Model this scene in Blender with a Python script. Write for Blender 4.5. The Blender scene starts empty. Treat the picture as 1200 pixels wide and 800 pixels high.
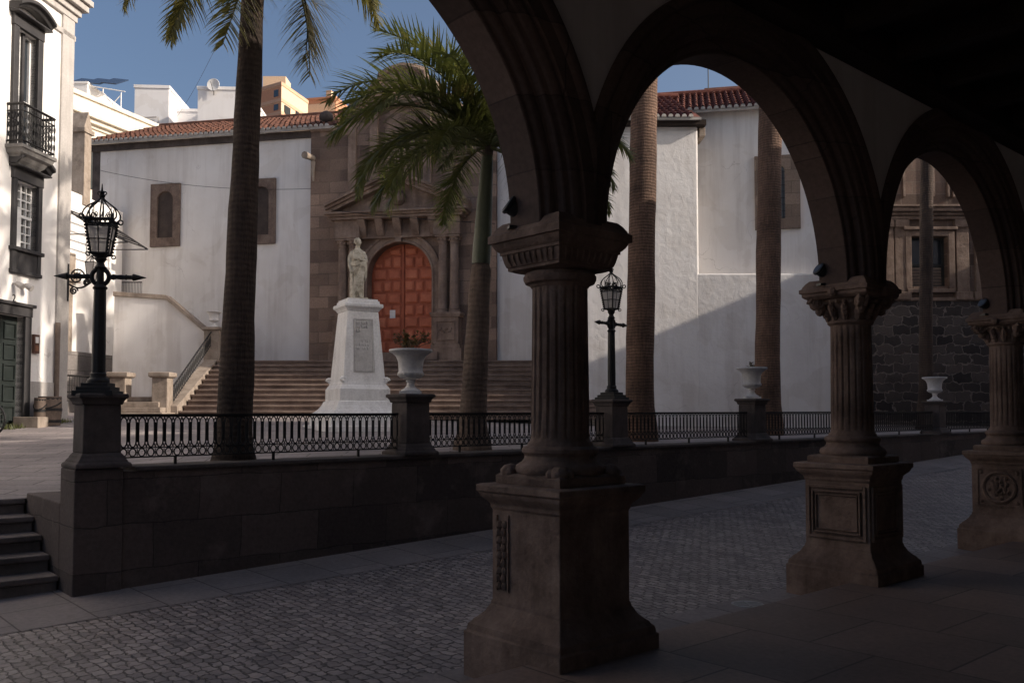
import bpy, bmesh, math, random
from mathutils import Vector, Matrix
R = math.radians
random.seed(7)
scene = bpy.context.scene
COL = scene.collection

# ---------------------------------------------------------------- camera, sky, sun, exposure
F_PX, HORIZON, PITCH, EYE = 1035.0, 483.65, R(2.5), 1.6
PY0 = HORIZON - F_PX * math.tan(PITCH)
cam_data = bpy.data.cameras.new('camera')
cam_data.sensor_width = 36.0
cam_data.lens = 36.0 * F_PX / 1200.0
cam_data.shift_y = (PY0 - 400.0) / 1200.0
cam_data.clip_start, cam_data.clip_end = 0.05, 2000.0
cam = bpy.data.objects.new('camera', cam_data)
cam.location = (0, 0, EYE)
cam.rotation_euler = (R(90) + PITCH, 0, 0)
COL.objects.link(cam)
scene.camera = cam

SUN_EL, SUN_AZ = R(26.5), R(100.5)          # azimuth clockwise from +Y
world = bpy.data.worlds.new('World')
scene.world = world
world.use_nodes = True
wn = world.node_tree.nodes
sky = wn.new('ShaderNodeTexSky')
sky.sky_type = 'NISHITA'
sky.sun_disc = False
sky.sun_elevation = SUN_EL
sky.sun_rotation = SUN_AZ
sky.altitude = 50
sky.air_density, sky.dust_density, sky.ozone_density = 0.9, 5.6, 2.4
world.node_tree.links.new(sky.outputs[0], wn['Background'].inputs[0])
wn['Background'].inputs[1].default_value = 0.132
sun_data = bpy.data.lights.new('sun', 'SUN')
sun_data.energy, sun_data.angle, sun_data.color = 4.2, R(0.5), (1.0, 0.89, 0.77)
sun = bpy.data.objects.new('sun', sun_data)
to_sun = Vector((math.cos(SUN_EL) * math.sin(SUN_AZ), math.cos(SUN_EL) * math.cos(SUN_AZ), math.sin(SUN_EL)))
sun.rotation_euler = to_sun.to_track_quat('Z', 'Y').to_euler()
sun.location = (30, -5, 30)
COL.objects.link(sun)
scene.view_settings.view_transform = 'Standard'
scene.view_settings.look = 'None'
scene.view_settings.gamma = 1.0
scene.view_settings.exposure = 0.18
scene.view_settings.use_curve_mapping = False
scene.render.engine = 'CYCLES'
scene.cycles.max_bounces = 8
scene.cycles.diffuse_bounces = 8
scene.cycles.use_denoising = True

# ---------------------------------------------------------------- measuring helpers
def ray(px, py):
    v = (PY0 - py) / F_PX
    y = math.cos(PITCH) - v * math.sin(PITCH)
    z = math.sin(PITCH) + v * math.cos(PITCH)
    return Vector(((px - 600) / F_PX / y, 1.0, z / y))
def at(px, py, D):
    r = ray(px, py) * D
    return Vector((r.x, D, r.z + EYE))

class Frame:
    def __init__(s, o, ex, ey):
        s.o, s.ex, s.ey = Vector((o[0], o[1])), Vector(ex), Vector(ey)
    def __call__(s, x, y, z):
        p = s.o + s.ex * x + s.ey * y
        return (p.x, p.y, z)
    def hit(s, px, py, v=0.0):
        """pixel -> (u, z) on the vertical plane y=v of this frame"""
        r = ray(px, py)
        n = s.ey
        D = (s.o.dot(n) + v * n.dot(n)) / (r.x * n.x + n.y)
        p = Vector((r.x * D, D))
        return (p - s.o).dot(s.ex), EYE + r.z * D

AL = R(48.63)
A_ = Frame((0.3358, 6.1577), (math.sin(AL), math.cos(AL)), (-math.cos(AL), math.sin(AL)))     # arcade: s along, t to the street
AW = R(49.3)
W_ = Frame((-4.26, 9.10), (math.sin(AW), math.cos(AW)), (-math.cos(AW), math.sin(AW)))         # plaza wall
WSTEP = 3.873
PH = R(11.5)
CH = Frame((-3.77, 30.0), (math.cos(PH), -math.sin(PH)), (-math.sin(PH), -math.cos(PH)))       # church front: u right, v outwards
ID = Frame((0, 0), (1, 0), (0, 1))

# ---------------------------------------------------------------- materials
M = {}
def nodes(name):
    m = bpy.data.materials.new(name); m.use_nodes = True
    nt = m.node_tree
    return m, nt, nt.nodes['Principled BSDF']
def ramp(nt, fac, cols):
    r = nt.nodes.new('ShaderNodeValToRGB')
    while len(r.color_ramp.elements) < len(cols): r.color_ramp.elements.new(0.5)
    for e, (p, c) in zip(r.color_ramp.elements, cols):
        e.position = p; e.color = (c[0], c[1], c[2], 1)
    nt.links.new(fac, r.inputs[0]); return r.outputs[0]
def noise(nt, vec, scale, detail=6, rough=.6, dist=0):
    n = nt.nodes.new('ShaderNodeTexNoise'); n.inputs['Scale'].default_value = scale
    n.inputs['Detail'].default_value = detail; n.inputs['Roughness'].default_value = rough; n.inputs['Distortion'].default_value = dist
    nt.links.new(vec, n.inputs['Vector']); return n.outputs['Fac']
def mixc(nt, fac, a, b, mode='MIX'):
    x = nt.nodes.new('ShaderNodeMix'); x.data_type = 'RGBA'; x.blend_type = mode
    for s, v in ((x.inputs[0], fac), (x.inputs[6], a), (x.inputs[7], b)):
        if isinstance(v, (int, float)): s.default_value = v
        elif isinstance(v, tuple): s.default_value = (*v, 1)
        else: nt.links.new(v, s)
    return x.outputs[2]
def math_(nt, op, a, b=0.0):
    x = nt.nodes.new('ShaderNodeMath'); x.operation = op
    for s, v in ((x.inputs[0], a), (x.inputs[1], b)):
        if isinstance(v, (int, float)): s.default_value = v
        else: nt.links.new(v, s)
    return x.outputs[0]
def bump(nt, bsdf, h, strength, dist, prev=None):
    b = nt.nodes.new('ShaderNodeBump'); b.inputs['Strength'].default_value = strength; b.inputs['Distance'].default_value = dist
    nt.links.new(h, b.inputs['Height'])
    if prev: nt.links.new(prev, b.inputs['Normal'])
    nt.links.new(b.outputs[0], bsdf.inputs['Normal']); return b.outputs[0]
def position(nt, rotz=0.0, vertical=False, local=False):
    if local: p = nt.nodes.new('ShaderNodeTexCoord').outputs['Object']
    else: p = nt.nodes.new('ShaderNodeNewGeometry').outputs['Position']
    if rotz:
        mp = nt.nodes.new('ShaderNodeMapping'); mp.vector_type = 'POINT'; mp.inputs['Rotation'].default_value = (0, 0, rotz)
        nt.links.new(p, mp.inputs[0]); p = mp.outputs[0]
    if vertical:
        s = nt.nodes.new('ShaderNodeSeparateXYZ'); c = nt.nodes.new('ShaderNodeCombineXYZ'); nt.links.new(p, s.inputs[0])
        nt.links.new(s.outputs[0], c.inputs[0]); nt.links.new(s.outputs[2], c.inputs[1]); nt.links.new(s.outputs[1], c.inputs[2]); p = c.outputs[0]
    return p
def mottled(name, cols, scale=3.0, fine=40.0, rough=.85, b=.3, bd=.01, local=False, metal=0.0, streak=0.0, spec=.3):
    m, nt, p = nodes(name); pos = position(nt, local=local)
    f = noise(nt, pos, scale, 8, .65)
    k = len(cols)
    c = ramp(nt, f, [(.3 + .4 * i / max(1, k - 1), c) for i, c in enumerate(cols)])
    g = noise(nt, pos, fine, 4, .6)
    c = mixc(nt, .35, c, ramp(nt, g, [(.25, (.55, .55, .55)), (.75, (1.25, 1.25, 1.25))]), 'MULTIPLY')
    if streak:
        mp = nt.nodes.new('ShaderNodeMapping'); mp.inputs['Scale'].default_value = (3, 3, .22); nt.links.new(pos, mp.inputs[0])
        s = noise(nt, mp.outputs[0], 1.6, 6, .65)
        c = mixc(nt, streak, c, ramp(nt, s, [(.38, (.45, .42, .40)), (.58, (1, 1, 1))]), 'MULTIPLY')
    nt.links.new(c, p.inputs['Base Color']); p.inputs['Roughness'].default_value = rough; p.inputs['Metallic'].default_value = metal
    p.inputs['Specular IOR Level'].default_value = spec
    if b:
        h = math_(nt, 'ADD', math_(nt, 'MULTIPLY', noise(nt, pos, fine * .35, 6, .6), 1.0), math_(nt, 'MULTIPLY', g, .5))
        bump(nt, p, h, b, bd)
    M[name] = m; return m
def masonry(name, rotz, bw, bh, mortar, c1, c2, cm, vertical=True, wob=.02, b=.6, bd=.02, rough=.88, stain=None, smooth=.1, offset=.5, fine=22, shift=(0, 0, 0)):
    m, nt, p = nodes(name); pos = position(nt, rotz, vertical)
    mp = nt.nodes.new('ShaderNodeMapping'); mp.inputs['Location'].default_value = shift; nt.links.new(pos, mp.inputs[0]); base = mp.outputs[0]
    nz = nt.nodes.new('ShaderNodeTexNoise'); nz.inputs['Scale'].default_value = 1.2 / max(bh, .05); nz.inputs['Detail'].default_value = 2
    nt.links.new(base, nz.inputs['Vector'])
    sub = nt.nodes.new('ShaderNodeVectorMath'); sub.operation = 'SUBTRACT'; nt.links.new(nz.outputs['Color'], sub.inputs[0]); sub.inputs[1].default_value = (.5, .5, .5)
    sc = nt.nodes.new('ShaderNodeVectorMath'); sc.operation = 'SCALE'; nt.links.new(sub.outputs[0], sc.inputs[0]); sc.inputs['Scale'].default_value = wob * 2
    ad = nt.nodes.new('ShaderNodeVectorMath'); nt.links.new(base, ad.inputs[0]); nt.links.new(sc.outputs[0], ad.inputs[1])
    br = nt.nodes.new('ShaderNodeTexBrick'); br.inputs['Scale'].default_value = 1; br.offset = offset
    br.inputs['Brick Width'].default_value = bw; br.inputs['Row Height'].default_value = bh; br.inputs['Mortar Size'].default_value = mortar
    br.inputs['Mortar Smooth'].default_value = smooth; br.inputs['Bias'].default_value = 0
    br.inputs['Color1'].default_value = (*c1, 1); br.inputs['Color2'].default_value = (*c2, 1); br.inputs['Mortar'].default_value = (*cm, 1)
    nt.links.new(ad.outputs[0], br.inputs['Vector'])
    g = noise(nt, pos, fine, 6, .65); big = noise(nt, pos, .7, 5, .6)
    c = mixc(nt, .6, br.outputs['Color'], ramp(nt, g, [(.25, (.55, .55, .55)), (.75, (1.3, 1.3, 1.3))]), 'MULTIPLY')
    c = mixc(nt, .6, c, ramp(nt, big, [(.3, (.6, .58, .58)), (.7, (1.25, 1.2, 1.15))]), 'MULTIPLY')
    if stain: c = mixc(nt, ramp(nt, noise(nt, pos, 1.7, 7, .7), [(.55, (0, 0, 0)), (.7, (1, 1, 1))]), c, stain)
    nt.links.new(c, p.inputs['Base Color']); p.inputs['Roughness'].default_value = rough; p.inputs['Specular IOR Level'].default_value = .3
    h = math_(nt, 'ADD', math_(nt, 'SUBTRACT', 1.0, br.outputs['Fac']), math_(nt, 'MULTIPLY', g, .45))
    bump(nt, p, h, b, bd)
    M[name] = m; return m
def stucco(name, col, rough_scale, b, bd, dirt=.25):
    m, nt, p = nodes(name); pos = position(nt)
    f = noise(nt, pos, .55, 8, .62)
    mp = nt.nodes.new('ShaderNodeMapping'); mp.inputs['Scale'].default_value = (2.2, 2.2, .16); nt.links.new(pos, mp.inputs[0])
    s = noise(nt, mp.outputs[0], 1.2, 7, .65)
    c = mixc(nt, dirt, col, ramp(nt, f, [(.32, (.70, .66, .63)), (.6, (1, 1, 1))]), 'MULTIPLY')
    c = mixc(nt, dirt * .8, c, ramp(nt, s, [(.36, (.62, .58, .55)), (.52, (1, 1, 1))]), 'MULTIPLY')
    pt = noise(nt, pos, .8, 3, .5, .6)
    c = mixc(nt, ramp(nt, pt, [(.55, (0, 0, 0)), (.57, (.55, .55, .55))]), c, mixc(nt, 1.0, c, (.90, .885, .865), 'MULTIPLY'))
    wv = nt.nodes.new('ShaderNodeTexVoronoi'); wv.feature = 'DISTANCE_TO_EDGE'; wv.inputs['Scale'].default_value = .28; wp = nt.nodes.new('ShaderNodeVectorMath'); nt.links.new(pos, wp.inputs[0])
    nz = nt.nodes.new('ShaderNodeTexNoise'); nz.inputs['Scale'].default_value = 1.6; nz.inputs['Detail'].default_value = 6; nt.links.new(pos, nz.inputs['Vector']); nt.links.new(nz.outputs['Color'], wp.inputs[1]); nt.links.new(wp.outputs[0], wv.inputs['Vector'])
    ck = math_(nt, 'MULTIPLY', ramp(nt, wv.outputs['Distance'], [(.0, (.5, .5, .5)), (.004, (0, 0, 0))]), ramp(nt, noise(nt, pos, .9, 4, .6), [(.5, (0, 0, 0)), (.6, (1, 1, 1))]))
    c = mixc(nt, ck, c, (.33, .30, .28))
    nt.links.new(c, p.inputs['Base Color']); p.inputs['Roughness'].default_value = .92; p.inputs['Specular IOR Level'].default_value = .2
    h = math_(nt, 'ADD', noise(nt, pos, rough_scale, 5, .55, .4), math_(nt, 'MULTIPLY', noise(nt, pos, rough_scale * 6, 4, .6), .25))
    bump(nt, p, h, b, bd)
    M[name] = m; return m
def plain(name, col, rough=.5, metal=0.0, spec=.5):
    m, nt, p = nodes(name); pos = position(nt, local=True)
    c = mixc(nt, .4, col, ramp(nt, noise(nt, pos, 9, 5, .6), [(.3, (.65, .65, .65)), (.7, (1.15, 1.15, 1.15))]), 'MULTIPLY')
    nt.links.new(c, p.inputs['Base Color']); p.inputs['Roughness'].default_value = rough; p.inputs['Metallic'].default_value = metal
    p.inputs['Specular IOR Level'].default_value = spec
    M[name] = m; return m

mottled('carved_stone', [(.095, .061, .047), (.19, .126, .097), (.28, .195, .155)], 2.6, 30, .85, .75, .022, streak=.4)
mottled('dark_stone', [(.05, .041, .039), (.085, .070, .066), (.125, .102, .095)], 2.2, 30, .9, .4, .012, streak=.3)
mottled('portal_stone', [(.15, .104, .082), (.27, .193, .15), (.37, .28, .225)], 1.6, 22, .88, .7, .025, streak=.4)
masonry('portal_ashlar', PH, .72, .40, .014, (.36, .255, .195), (.155, .108, .086), (.21, .155, .122), wob=.02, b=.8, bd=.035)
masonry('tower_ashlar', 0, .8, .42, .015, (.19, .132, .104), (.085, .06, .048), (.18, .14, .115), wob=.012, b=.4, bd=.015)
masonry('tower_rubble', 0, .60, .33, .030, (.105, .09, .085), (.032, .029, .03), (.20, .175, .162), wob=.17, b=.9, bd=.04, smooth=.8, stain=(.05, .043, .041))
masonry('block_wall', AL - R(90), .95, .46, .007, (.125, .098, .090), (.06, .048, .046), (.055, .044, .041), wob=.035, b=.7, bd=.025, stain=(.145, .115, .102), smooth=.6)
masonry('arch_stone', AL - R(90), .9, .46, .005, (.135, .092, .075), (.085, .058, .049), (.065, .045, .038), wob=.01, b=.3, bd=.008)
masonry('cobbles', AL, .128, .088, .009, (.40, .345, .325), (.22, .19, .182), (.10, .083, .078), vertical=False, wob=.048, b=1.0, bd=.024, rough=.5, smooth=.6, fine=17, stain=(.13, .112, .112))
masonry('pavement_slabs', AL, 1.15, .62, .008, (.29, .25, .238), (.215, .188, .182), (.09, .076, .072), vertical=False, wob=.004, b=.3, bd=.01, rough=.75)
masonry('arcade_flags', AL, .95, .95, .009, (.245, .178, .15), (.165, .122, .104), (.08, .06, .052), vertical=False, wob=.004, b=.3, bd=.01, rough=.6)
masonry('plaza_paving', R(-4), .95, .36, .012, (.34, .30, .29), (.26, .232, .228), (.14, .125, .12), vertical=False, wob=.006, b=.35, bd=.012, rough=.8)
stucco('white_wall', (.76, .735, .715), 7, .2, .012, .42)
stucco('rough_white', (.76, .735, .715), 4.5, .6, .03, .4)
stucco('house_white', (.86, .83, .80), 6, .12, .01, .2)
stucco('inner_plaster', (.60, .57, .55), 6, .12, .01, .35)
stucco('far_white', (.82, .80, .79), 5, .05, .01, .1)
stucco('cream_wall', (.74, .68, .58), 5, .06, .01, .45)
plain('orange_wall', (.62, .30, .17), .85); plain('pale_orange', (.76, .56, .38), .85)
mottled('roof_tile', [(.05, .027, .021), (.125, .055, .037), (.24, .105, .065)], 5, 30, .85, .3, .01, streak=.3)
mottled('dark_roof_tile', [(.075, .025, .02), (.15, .05, .035), (.21, .085, .055)], 5, 30, .85, .3, .01)
mottled('trim_grey', [(.035, .033, .034), (.06, .056, .056)], 3, 40, .6, .2, .006)
mottled('grey_band', [(.44, .41, .385), (.54, .505, .475)], 2, 30, .85, .2, .006, streak=.25)
mottled('eaves_lime', [(.34, .31, .28), (.52, .49, .46)], 4, 30, .85, .3, .01)
mottled('niche_frame', [(.10, .07, .058), (.17, .122, .10), (.22, .165, .135)], 3, 24, .88, .6, .015, streak=.3)
mottled('tower_trim', [(.12, .083, .066), (.20, .143, .112), (.28, .21, .17)], 2.2, 20, .88, .7, .025, streak=.4)
mottled('balcony_stone', [(.20, .19, .18), (.28, .265, .25)], 3, 30, .85, .2, .006, streak=.4)
mottled('tan_stone', [(.22, .175, .14), (.33, .27, .22), (.40, .335, .28)], 4, 30, .88, .4, .012, streak=.3)
mottled('step_stone', [(.12, .085, .07), (.22, .16, .13), (.30, .23, .19)], 1.8, 26, .88, .4, .012, streak=.2)
mottled('step_dark', [(.08, .067, .063), (.14, .115, .107), (.19, .16, .15)], 2.2, 30, .85, .4, .01)
mottled('light_marble', [(.66, .64, .62), (.79, .775, .755), (.83, .815, .80)], 1.5, 24, .55, .12, .005, streak=.22)
mottled('urn_white', [(.60, .58, .56), (.75, .73, .72)], 3, 30, .6, .15, .004, local=True)
mottled('statue_stone', [(.20, .17, .12), (.50, .45, .36), (.64, .59, .49)], 7, 30, .75, .25, .006)
mottled('iron', [(.012, .011, .011), (.022, .02, .02)], 8, 60, .55, .2, .003, local=True)
mottled('iron_trim', [(.02, .019, .02), (.035, .032, .032)], 8, 60, .5, .2, .003, local=True)
mottled('old_timber', [(.018, .011, .008), (.035, .022, .016)], 4, 40, .8, .4, .006)
mottled('dark_wood', [(.02, .022, .021), (.038, .04, .038)], 4, 40, .5, .2, .004)
mottled('door_wood', [(.30, .075, .038), (.40, .105, .052), (.46, .135, .07)], 3, 40, .55, .25, .004)
mottled('door_panel', [(.36, .098, .05), (.52, .15, .078), (.62, .21, .115)], 2.2, 40, .55, .25, .004)
masonry('window_stone', 0, .5, .36, .01, (.33, .25, .195), (.22, .162, .128), (.18, .14, .112), wob=.01, b=.4, bd=.012)
plain('orange_band', (.66, .40, .26), .85)
masonry('block_plinth', -R(84), .8, .5, .012, (.24, .22, .21), (.18, .165, .16), (.12, .11, .1), wob=.01)
mottled('barrel_wood', [(.13, .095, .075), (.21, .16, .13)], 5, 40, .8, .3, .006, local=True)
plain('white_paint', (.74, .73, .72), .5); plain('paper', (.78, .76, .74), .8); plain('satin_black', (.015, .015, .016), .35)
plain('brown_box', (.10, .045, .03), .5); plain('panel_blue', (.03, .045, .08), .2); plain('rubber', (.012, .012, .012), .7)
plain('cover_metal', (.30, .29, .28), .5, .6); plain('terracotta', (.25, .12, .07), .8)
def glass(name, col, rough, spec=.5):
    m, nt, p = nodes(name)
    p.inputs['Base Color'].default_value = (*col, 1); p.inputs['Roughness'].default_value = rough; p.inputs['Specular IOR Level'].default_value = spec
    bump(nt, p, noise(nt, position(nt), 3.5, 2, .5), .06, .01)
    M[name] = m
glass('window_glass', (.02, .026, .034), .06, .9)
glass('dull_glass', (.09, .085, .08), .12, .8)
def frosted():
    m, nt, p = nodes('lantern_glass')
    p.inputs['Base Color'].default_value = (.55, .52, .50, 1); p.inputs['Roughness'].default_value = .5
    t = nt.nodes.new('ShaderNodeBsdfTranslucent'); t.inputs[0].default_value = (.62, .58, .55, 1)
    tr = nt.nodes.new('ShaderNodeBsdfTransparent')
    mx = nt.nodes.new('ShaderNodeMixShader'); mx.inputs[0].default_value = .55
    m2 = nt.nodes.new('ShaderNodeMixShader'); m2.inputs[0].default_value = .25
    nt.links.new(p.outputs[0], mx.inputs[1]); nt.links.new(t.outputs[0], mx.inputs[2])
    nt.links.new(mx.outputs[0], m2.inputs[1]); nt.links.new(tr.outputs[0], m2.inputs[2])
    nt.links.new(m2.outputs[0], nt.nodes['Material Output'].inputs[0]); M['lantern_glass'] = m
frosted()
def trunk_mat(name, c1, c2, ring, rk=.4):
    m, nt, p = nodes(name); pos = position(nt, local=True)
    wv = nt.nodes.new('ShaderNodeTexWave'); wv.bands_direction = 'Z'; wv.inputs['Scale'].default_value = ring; wv.inputs['Distortion'].default_value = 3.0
    wv.inputs['Detail'].default_value = 3; wv.inputs['Detail Scale'].default_value = 2.5; nt.links.new(pos, wv.inputs[0])
    mp = nt.nodes.new('ShaderNodeMapping'); mp.inputs['Scale'].default_value = (9, 9, 1.0); nt.links.new(pos, mp.inputs[0])
    st = noise(nt, mp.outputs[0], 4, 6, .7)
    bl = noise(nt, pos, 1.4, 5, .6)
    c = ramp(nt, math_(nt, 'ADD', math_(nt, 'MULTIPLY', wv.outputs['Fac'], rk), math_(nt, 'MULTIPLY', st, 1 - rk)), [(.25, c1), (.75, c2)])
    c = mixc(nt, .85, c, ramp(nt, bl, [(.3, (.5, .5, .5)), (.7, (1.35, 1.28, 1.2))]), 'MULTIPLY')
    nt.links.new(c, p.inputs['Base Color']); p.inputs['Roughness'].default_value = .9; p.inputs['Specular IOR Level'].default_value = .2
    bump(nt, p, math_(nt, 'ADD', math_(nt, 'MULTIPLY', wv.outputs['Fac'], rk * 2), st), .9, .025); M[name] = m
trunk_mat('palm_bark', (.036, .027, .023), (.105, .078, .065), 4.6, .11)
trunk_mat('brown_bark', (.06, .040, .032), (.24, .155, .115), 5.5, .18)
trunk_mat('pale_bark', (.10, .075, .062), (.20, .155, .13), 4.0, .13)
def leaf_mat(name, c1, c2, dry):
    m, nt, p = nodes(name); pos = position(nt)
    c = ramp(nt, noise(nt, pos, 3.5, 4, .6), [(.3, c1), (.7, c2)])
    c = mixc(nt, ramp(nt, noise(nt, pos, 2.1, 5, .7), [(.58, (0, 0, 0)), (.70, (1, 1, 1))]), c, dry)
    nt.links.new(c, p.inputs['Base Color']); p.inputs['Roughness'].default_value = .42; p.inputs['Specular IOR Level'].default_value = .4
    t = nt.nodes.new('ShaderNodeBsdfTranslucent')
    nt.links.new(mixc(nt, 1.0, c, (1.3, 1.35, .7), 'MULTIPLY'), t.inputs[0])
    mx = nt.nodes.new('ShaderNodeMixShader'); mx.inputs[0].default_value = .3
    nt.links.new(p.outputs[0], mx.inputs[1]); nt.links.new(t.outputs[0], mx.inputs[2]); nt.links.new(mx.outputs[0], nt.nodes['Material Output'].inputs[0])
    M[name] = m
leaf_mat('palm_leaf', (.080, .095, .036), (.155, .160, .066), (.27, .21, .11))
leaf_mat('sunlit_toned_leaf', (.15, .14, .055), (.27, .235, .10), (.42, .33, .18))  # yellower copy of palm_leaf, sunlit tone put into the colour
leaf_mat('dry_leaf', (.10, .070, .035), (.17, .12, .06), (.11, .10, .04))
mottled('crown_shaft', [(.065, .075, .045), (.10, .108, .068)], 2, 20, .45, .15, .005)

# ---------------------------------------------------------------- mesh helpers
LOC = {}
class MB:
    def __init__(s, F=None):
        s.world = F is not None; s.F = F or ID; s.v = []; s.f = []
    def add(s, vs, fs):
        n = len(s.v); s.v += [s.F(*p) for p in vs]; s.f += [tuple(i + n for i in f) for f in fs]
    def box(s, x0, x1, y0, y1, z0, z1):
        s.add([(x0, y0, z0), (x1, y0, z0), (x1, y1, z0), (x0, y1, z0), (x0, y0, z1), (x1, y0, z1), (x1, y1, z1), (x0, y1, z1)],
              [(0, 3, 2, 1), (4, 5, 6, 7), (0, 1, 5, 4), (1, 2, 6, 5), (2, 3, 7, 6), (3, 0, 4, 7)])
    def hexa(s, b, t):
        s.add(list(b) + list(t), [(0, 3, 2, 1), (4, 5, 6, 7), (0, 1, 5, 4), (1, 2, 6, 5), (2, 3, 7, 6), (3, 0, 4, 7)])
    def rings(s, rs, cap=True, closed=False):
        n = len(rs[0]); vs = [p for r in rs for p in r]; fs = []
        m = len(rs)
        for i in range(m if closed else m - 1):
            for j in range(n):
                a, b = i * n + j, i * n + (j + 1) % n
                c, d = ((i + 1) % m) * n + (j + 1) % n, ((i + 1) % m) * n + j
                fs.append((a, b, c, d))
        if cap and not closed: fs += [tuple(range(n))[::-1], tuple((m - 1) * n + j for j in range(n))]
        s.add(vs, fs)
    def squares(s, cx, cy, prof, cap=True):
        s.rings([[(cx - h, cy - h, z), (cx + h, cy - h, z), (cx + h, cy + h, z), (cx - h, cy + h, z)] for h, z in prof], cap)
    def lathe(s, cx, cy, prof, n=24, cap=True, mod=None):
        s.rings([[(cx + (r if mod is None else mod(r, z, 2 * math.pi * j / n)) * math.cos(2 * math.pi * j / n),
                   cy + (r if mod is None else mod(r, z, 2 * math.pi * j / n)) * math.sin(2 * math.pi * j / n), z) for j in range(n)] for r, z in prof], cap)
    def tube(s, path, r, n=6, closed=False):
        P = [Vector(p) for p in path]; m = len(P); rs = []
        rad = r if isinstance(r, (list, tuple)) else [r] * m
        up = Vector((0, 0, 1)); last = None
        for i, p in enumerate(P):
            if closed: t = P[(i + 1) % m] - P[i - 1]
            else: t = P[min(i + 1, m - 1)] - P[max(i - 1, 0)]
            if t.length < 1e-9: t = Vector((0, 0, 1))
            t.normalize()
            if last is None:
                x = t.cross(up)
                if x.length < .05: x = t.cross(Vector((0, 1, 0)))
            else: x = last - t * last.dot(t)
            x.normalize(); last = x; y = t.cross(x)
            rs.append([tuple(p + x * rad[i] * math.cos(2 * math.pi * j / n) + y * rad[i] * math.sin(2 * math.pi * j / n)) for j in range(n)])
        s.rings(rs, True, closed)
    def bar(s, p, q, w, h=None):
        s.tube([p, q], w / 2, 4)
    def ball(s, c, r, n=10, sz=1.0):
        k = n // 2 + 1
        s.lathe(c[0], c[1], [(max(r * math.sin(math.pi * i / k), .0008), c[2] - r * sz * math.cos(math.pi * i / k)) for i in range(k + 1)], n)
    def strip(s, us, bot, top, v0, v1):
        """a slab between bot(u) and top(u), from v0 to v1"""
        vs = []; fs = []
        for u in us:
            b, t = bot(u), top(u); t = max(t, b + .002)
            vs += [(u, v0, b), (u, v0, t), (u, v1, b), (u, v1, t)]
        for i in range(len(us) - 1):
            a, b = 4 * i, 4 * i + 4
            fs += [(a, b, b + 1, a + 1), (a + 2, a + 3, b + 3, b + 2), (a + 1, b + 1, b + 3, a + 3), (a, a + 2, b + 2, b)]
        fs += [(0, 1, 3, 2)]; e = 4 * (len(us) - 1); fs += [(e, e + 2, e + 3, e + 1)]
        s.add(vs, fs)
    def grid(s, us, vs_, fz):
        n = len(vs_)
        s.add([(u, v, fz(u, v)) for u in us for v in vs_], [(i * n + j, (i + 1) * n + j, (i + 1) * n + j + 1, i * n + j + 1) for i in range(len(us) - 1) for j in range(n - 1)])
    def build(s, name, mat, parent=None, smooth=None, bevel=None, recalc=True):
        me = bpy.data.meshes.new(name)
        off = Vector((0, 0, 0))
        if s.world and parent is not None: off = LOC.get(parent.name, off)
        me.from_pydata([tuple(Vector(p) - off) for p in s.v], [], s.f)
        if recalc:
            bm = bmesh.new(); bm.from_mesh(me); bmesh.ops.recalc_face_normals(bm, faces=bm.faces); bm.to_mesh(me); bm.free()
        if smooth is not None:
            me.shade_smooth(); me.set_sharp_from_angle(angle=R(smooth))
        me.materials.append(M[mat])
        o = bpy.data.objects.new(name, me); COL.objects.link(o)
        if parent is not None:
            o.parent = parent; LOC[o.name] = LOC.get(parent.name, Vector((0, 0, 0)))
        if bevel:
            b = o.modifiers.new('edge', 'BEVEL'); b.width = bevel; b.segments = 2; b.limit_method = 'ANGLE'; b.angle_limit = R(40)
        return o
def thing(name, label, cat, loc=(0, 0, 0), rotz=0.0, group=None):
    o = bpy.data.objects.new(name, None); o.empty_display_size = .3; COL.objects.link(o)
    o.location = loc; o.rotation_euler = (0, 0, rotz); LOC[o.name] = Vector(loc)
    return tag(o, label, cat, group)
def tag(o, label, cat, group=None):
    o['label'] = label; o['category'] = cat
    if group: o['group'] = group
    return o
def struct(o, kind='structure'):
    o['kind'] = kind; return o
def dup(o, loc=None, rotz=None, label=None, parent=None):
    c = o.copy(); COL.objects.link(c)
    if parent is not None: c.parent = parent
    if loc is not None: c.location = loc
    if rotz is not None: c.rotation_euler = (0, 0, rotz)
    if label: c['label'] = label
    for ch in [x for x in bpy.data.objects if x.parent == o]: dup(ch, parent=c)
    return c
def lin(a, b, n): return [a + (b - a) * i / (n - 1) for i in range(n)]
def sstep(x): x = max(0, min(1, x)); return x * x * (3 - 2 * x)

# ---------------------------------------------------------------- ground levels
TW = 5.25                                                     # from the column line to the plaza wall
def street_z(s, t):
    s_ = max(-3.0, min(s, 30.0))
    far = -.20 + .0403 * (s_ + 1.5); near = -.22
    k = max(0, min(1, (t + .2) / (TW + .2)))
    return near + (far - near) * k
def plaza_z(s, t):
    low = .62 + .070 * (t - 1.7) if t < 12.5 else 1.376 + .02 * (t - 12.5)
    high = 1.02 + .008 * max(0, min(s, 22)) * .4 + .02 * min(t, 8) + (.055 * min(t - 8, 6) if t > 8 else 0) + (.01 * (min(t, 40) - 14) if t > 14 else 0)
    k = sstep((s + .25) / 3.5)
    return low + (high - low) * k
def plaza_at(x, y):
    p = Vector((x, y)) - W_.o
    return plaza_z(p.dot(W_.ex), p.dot(W_.ey))

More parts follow.
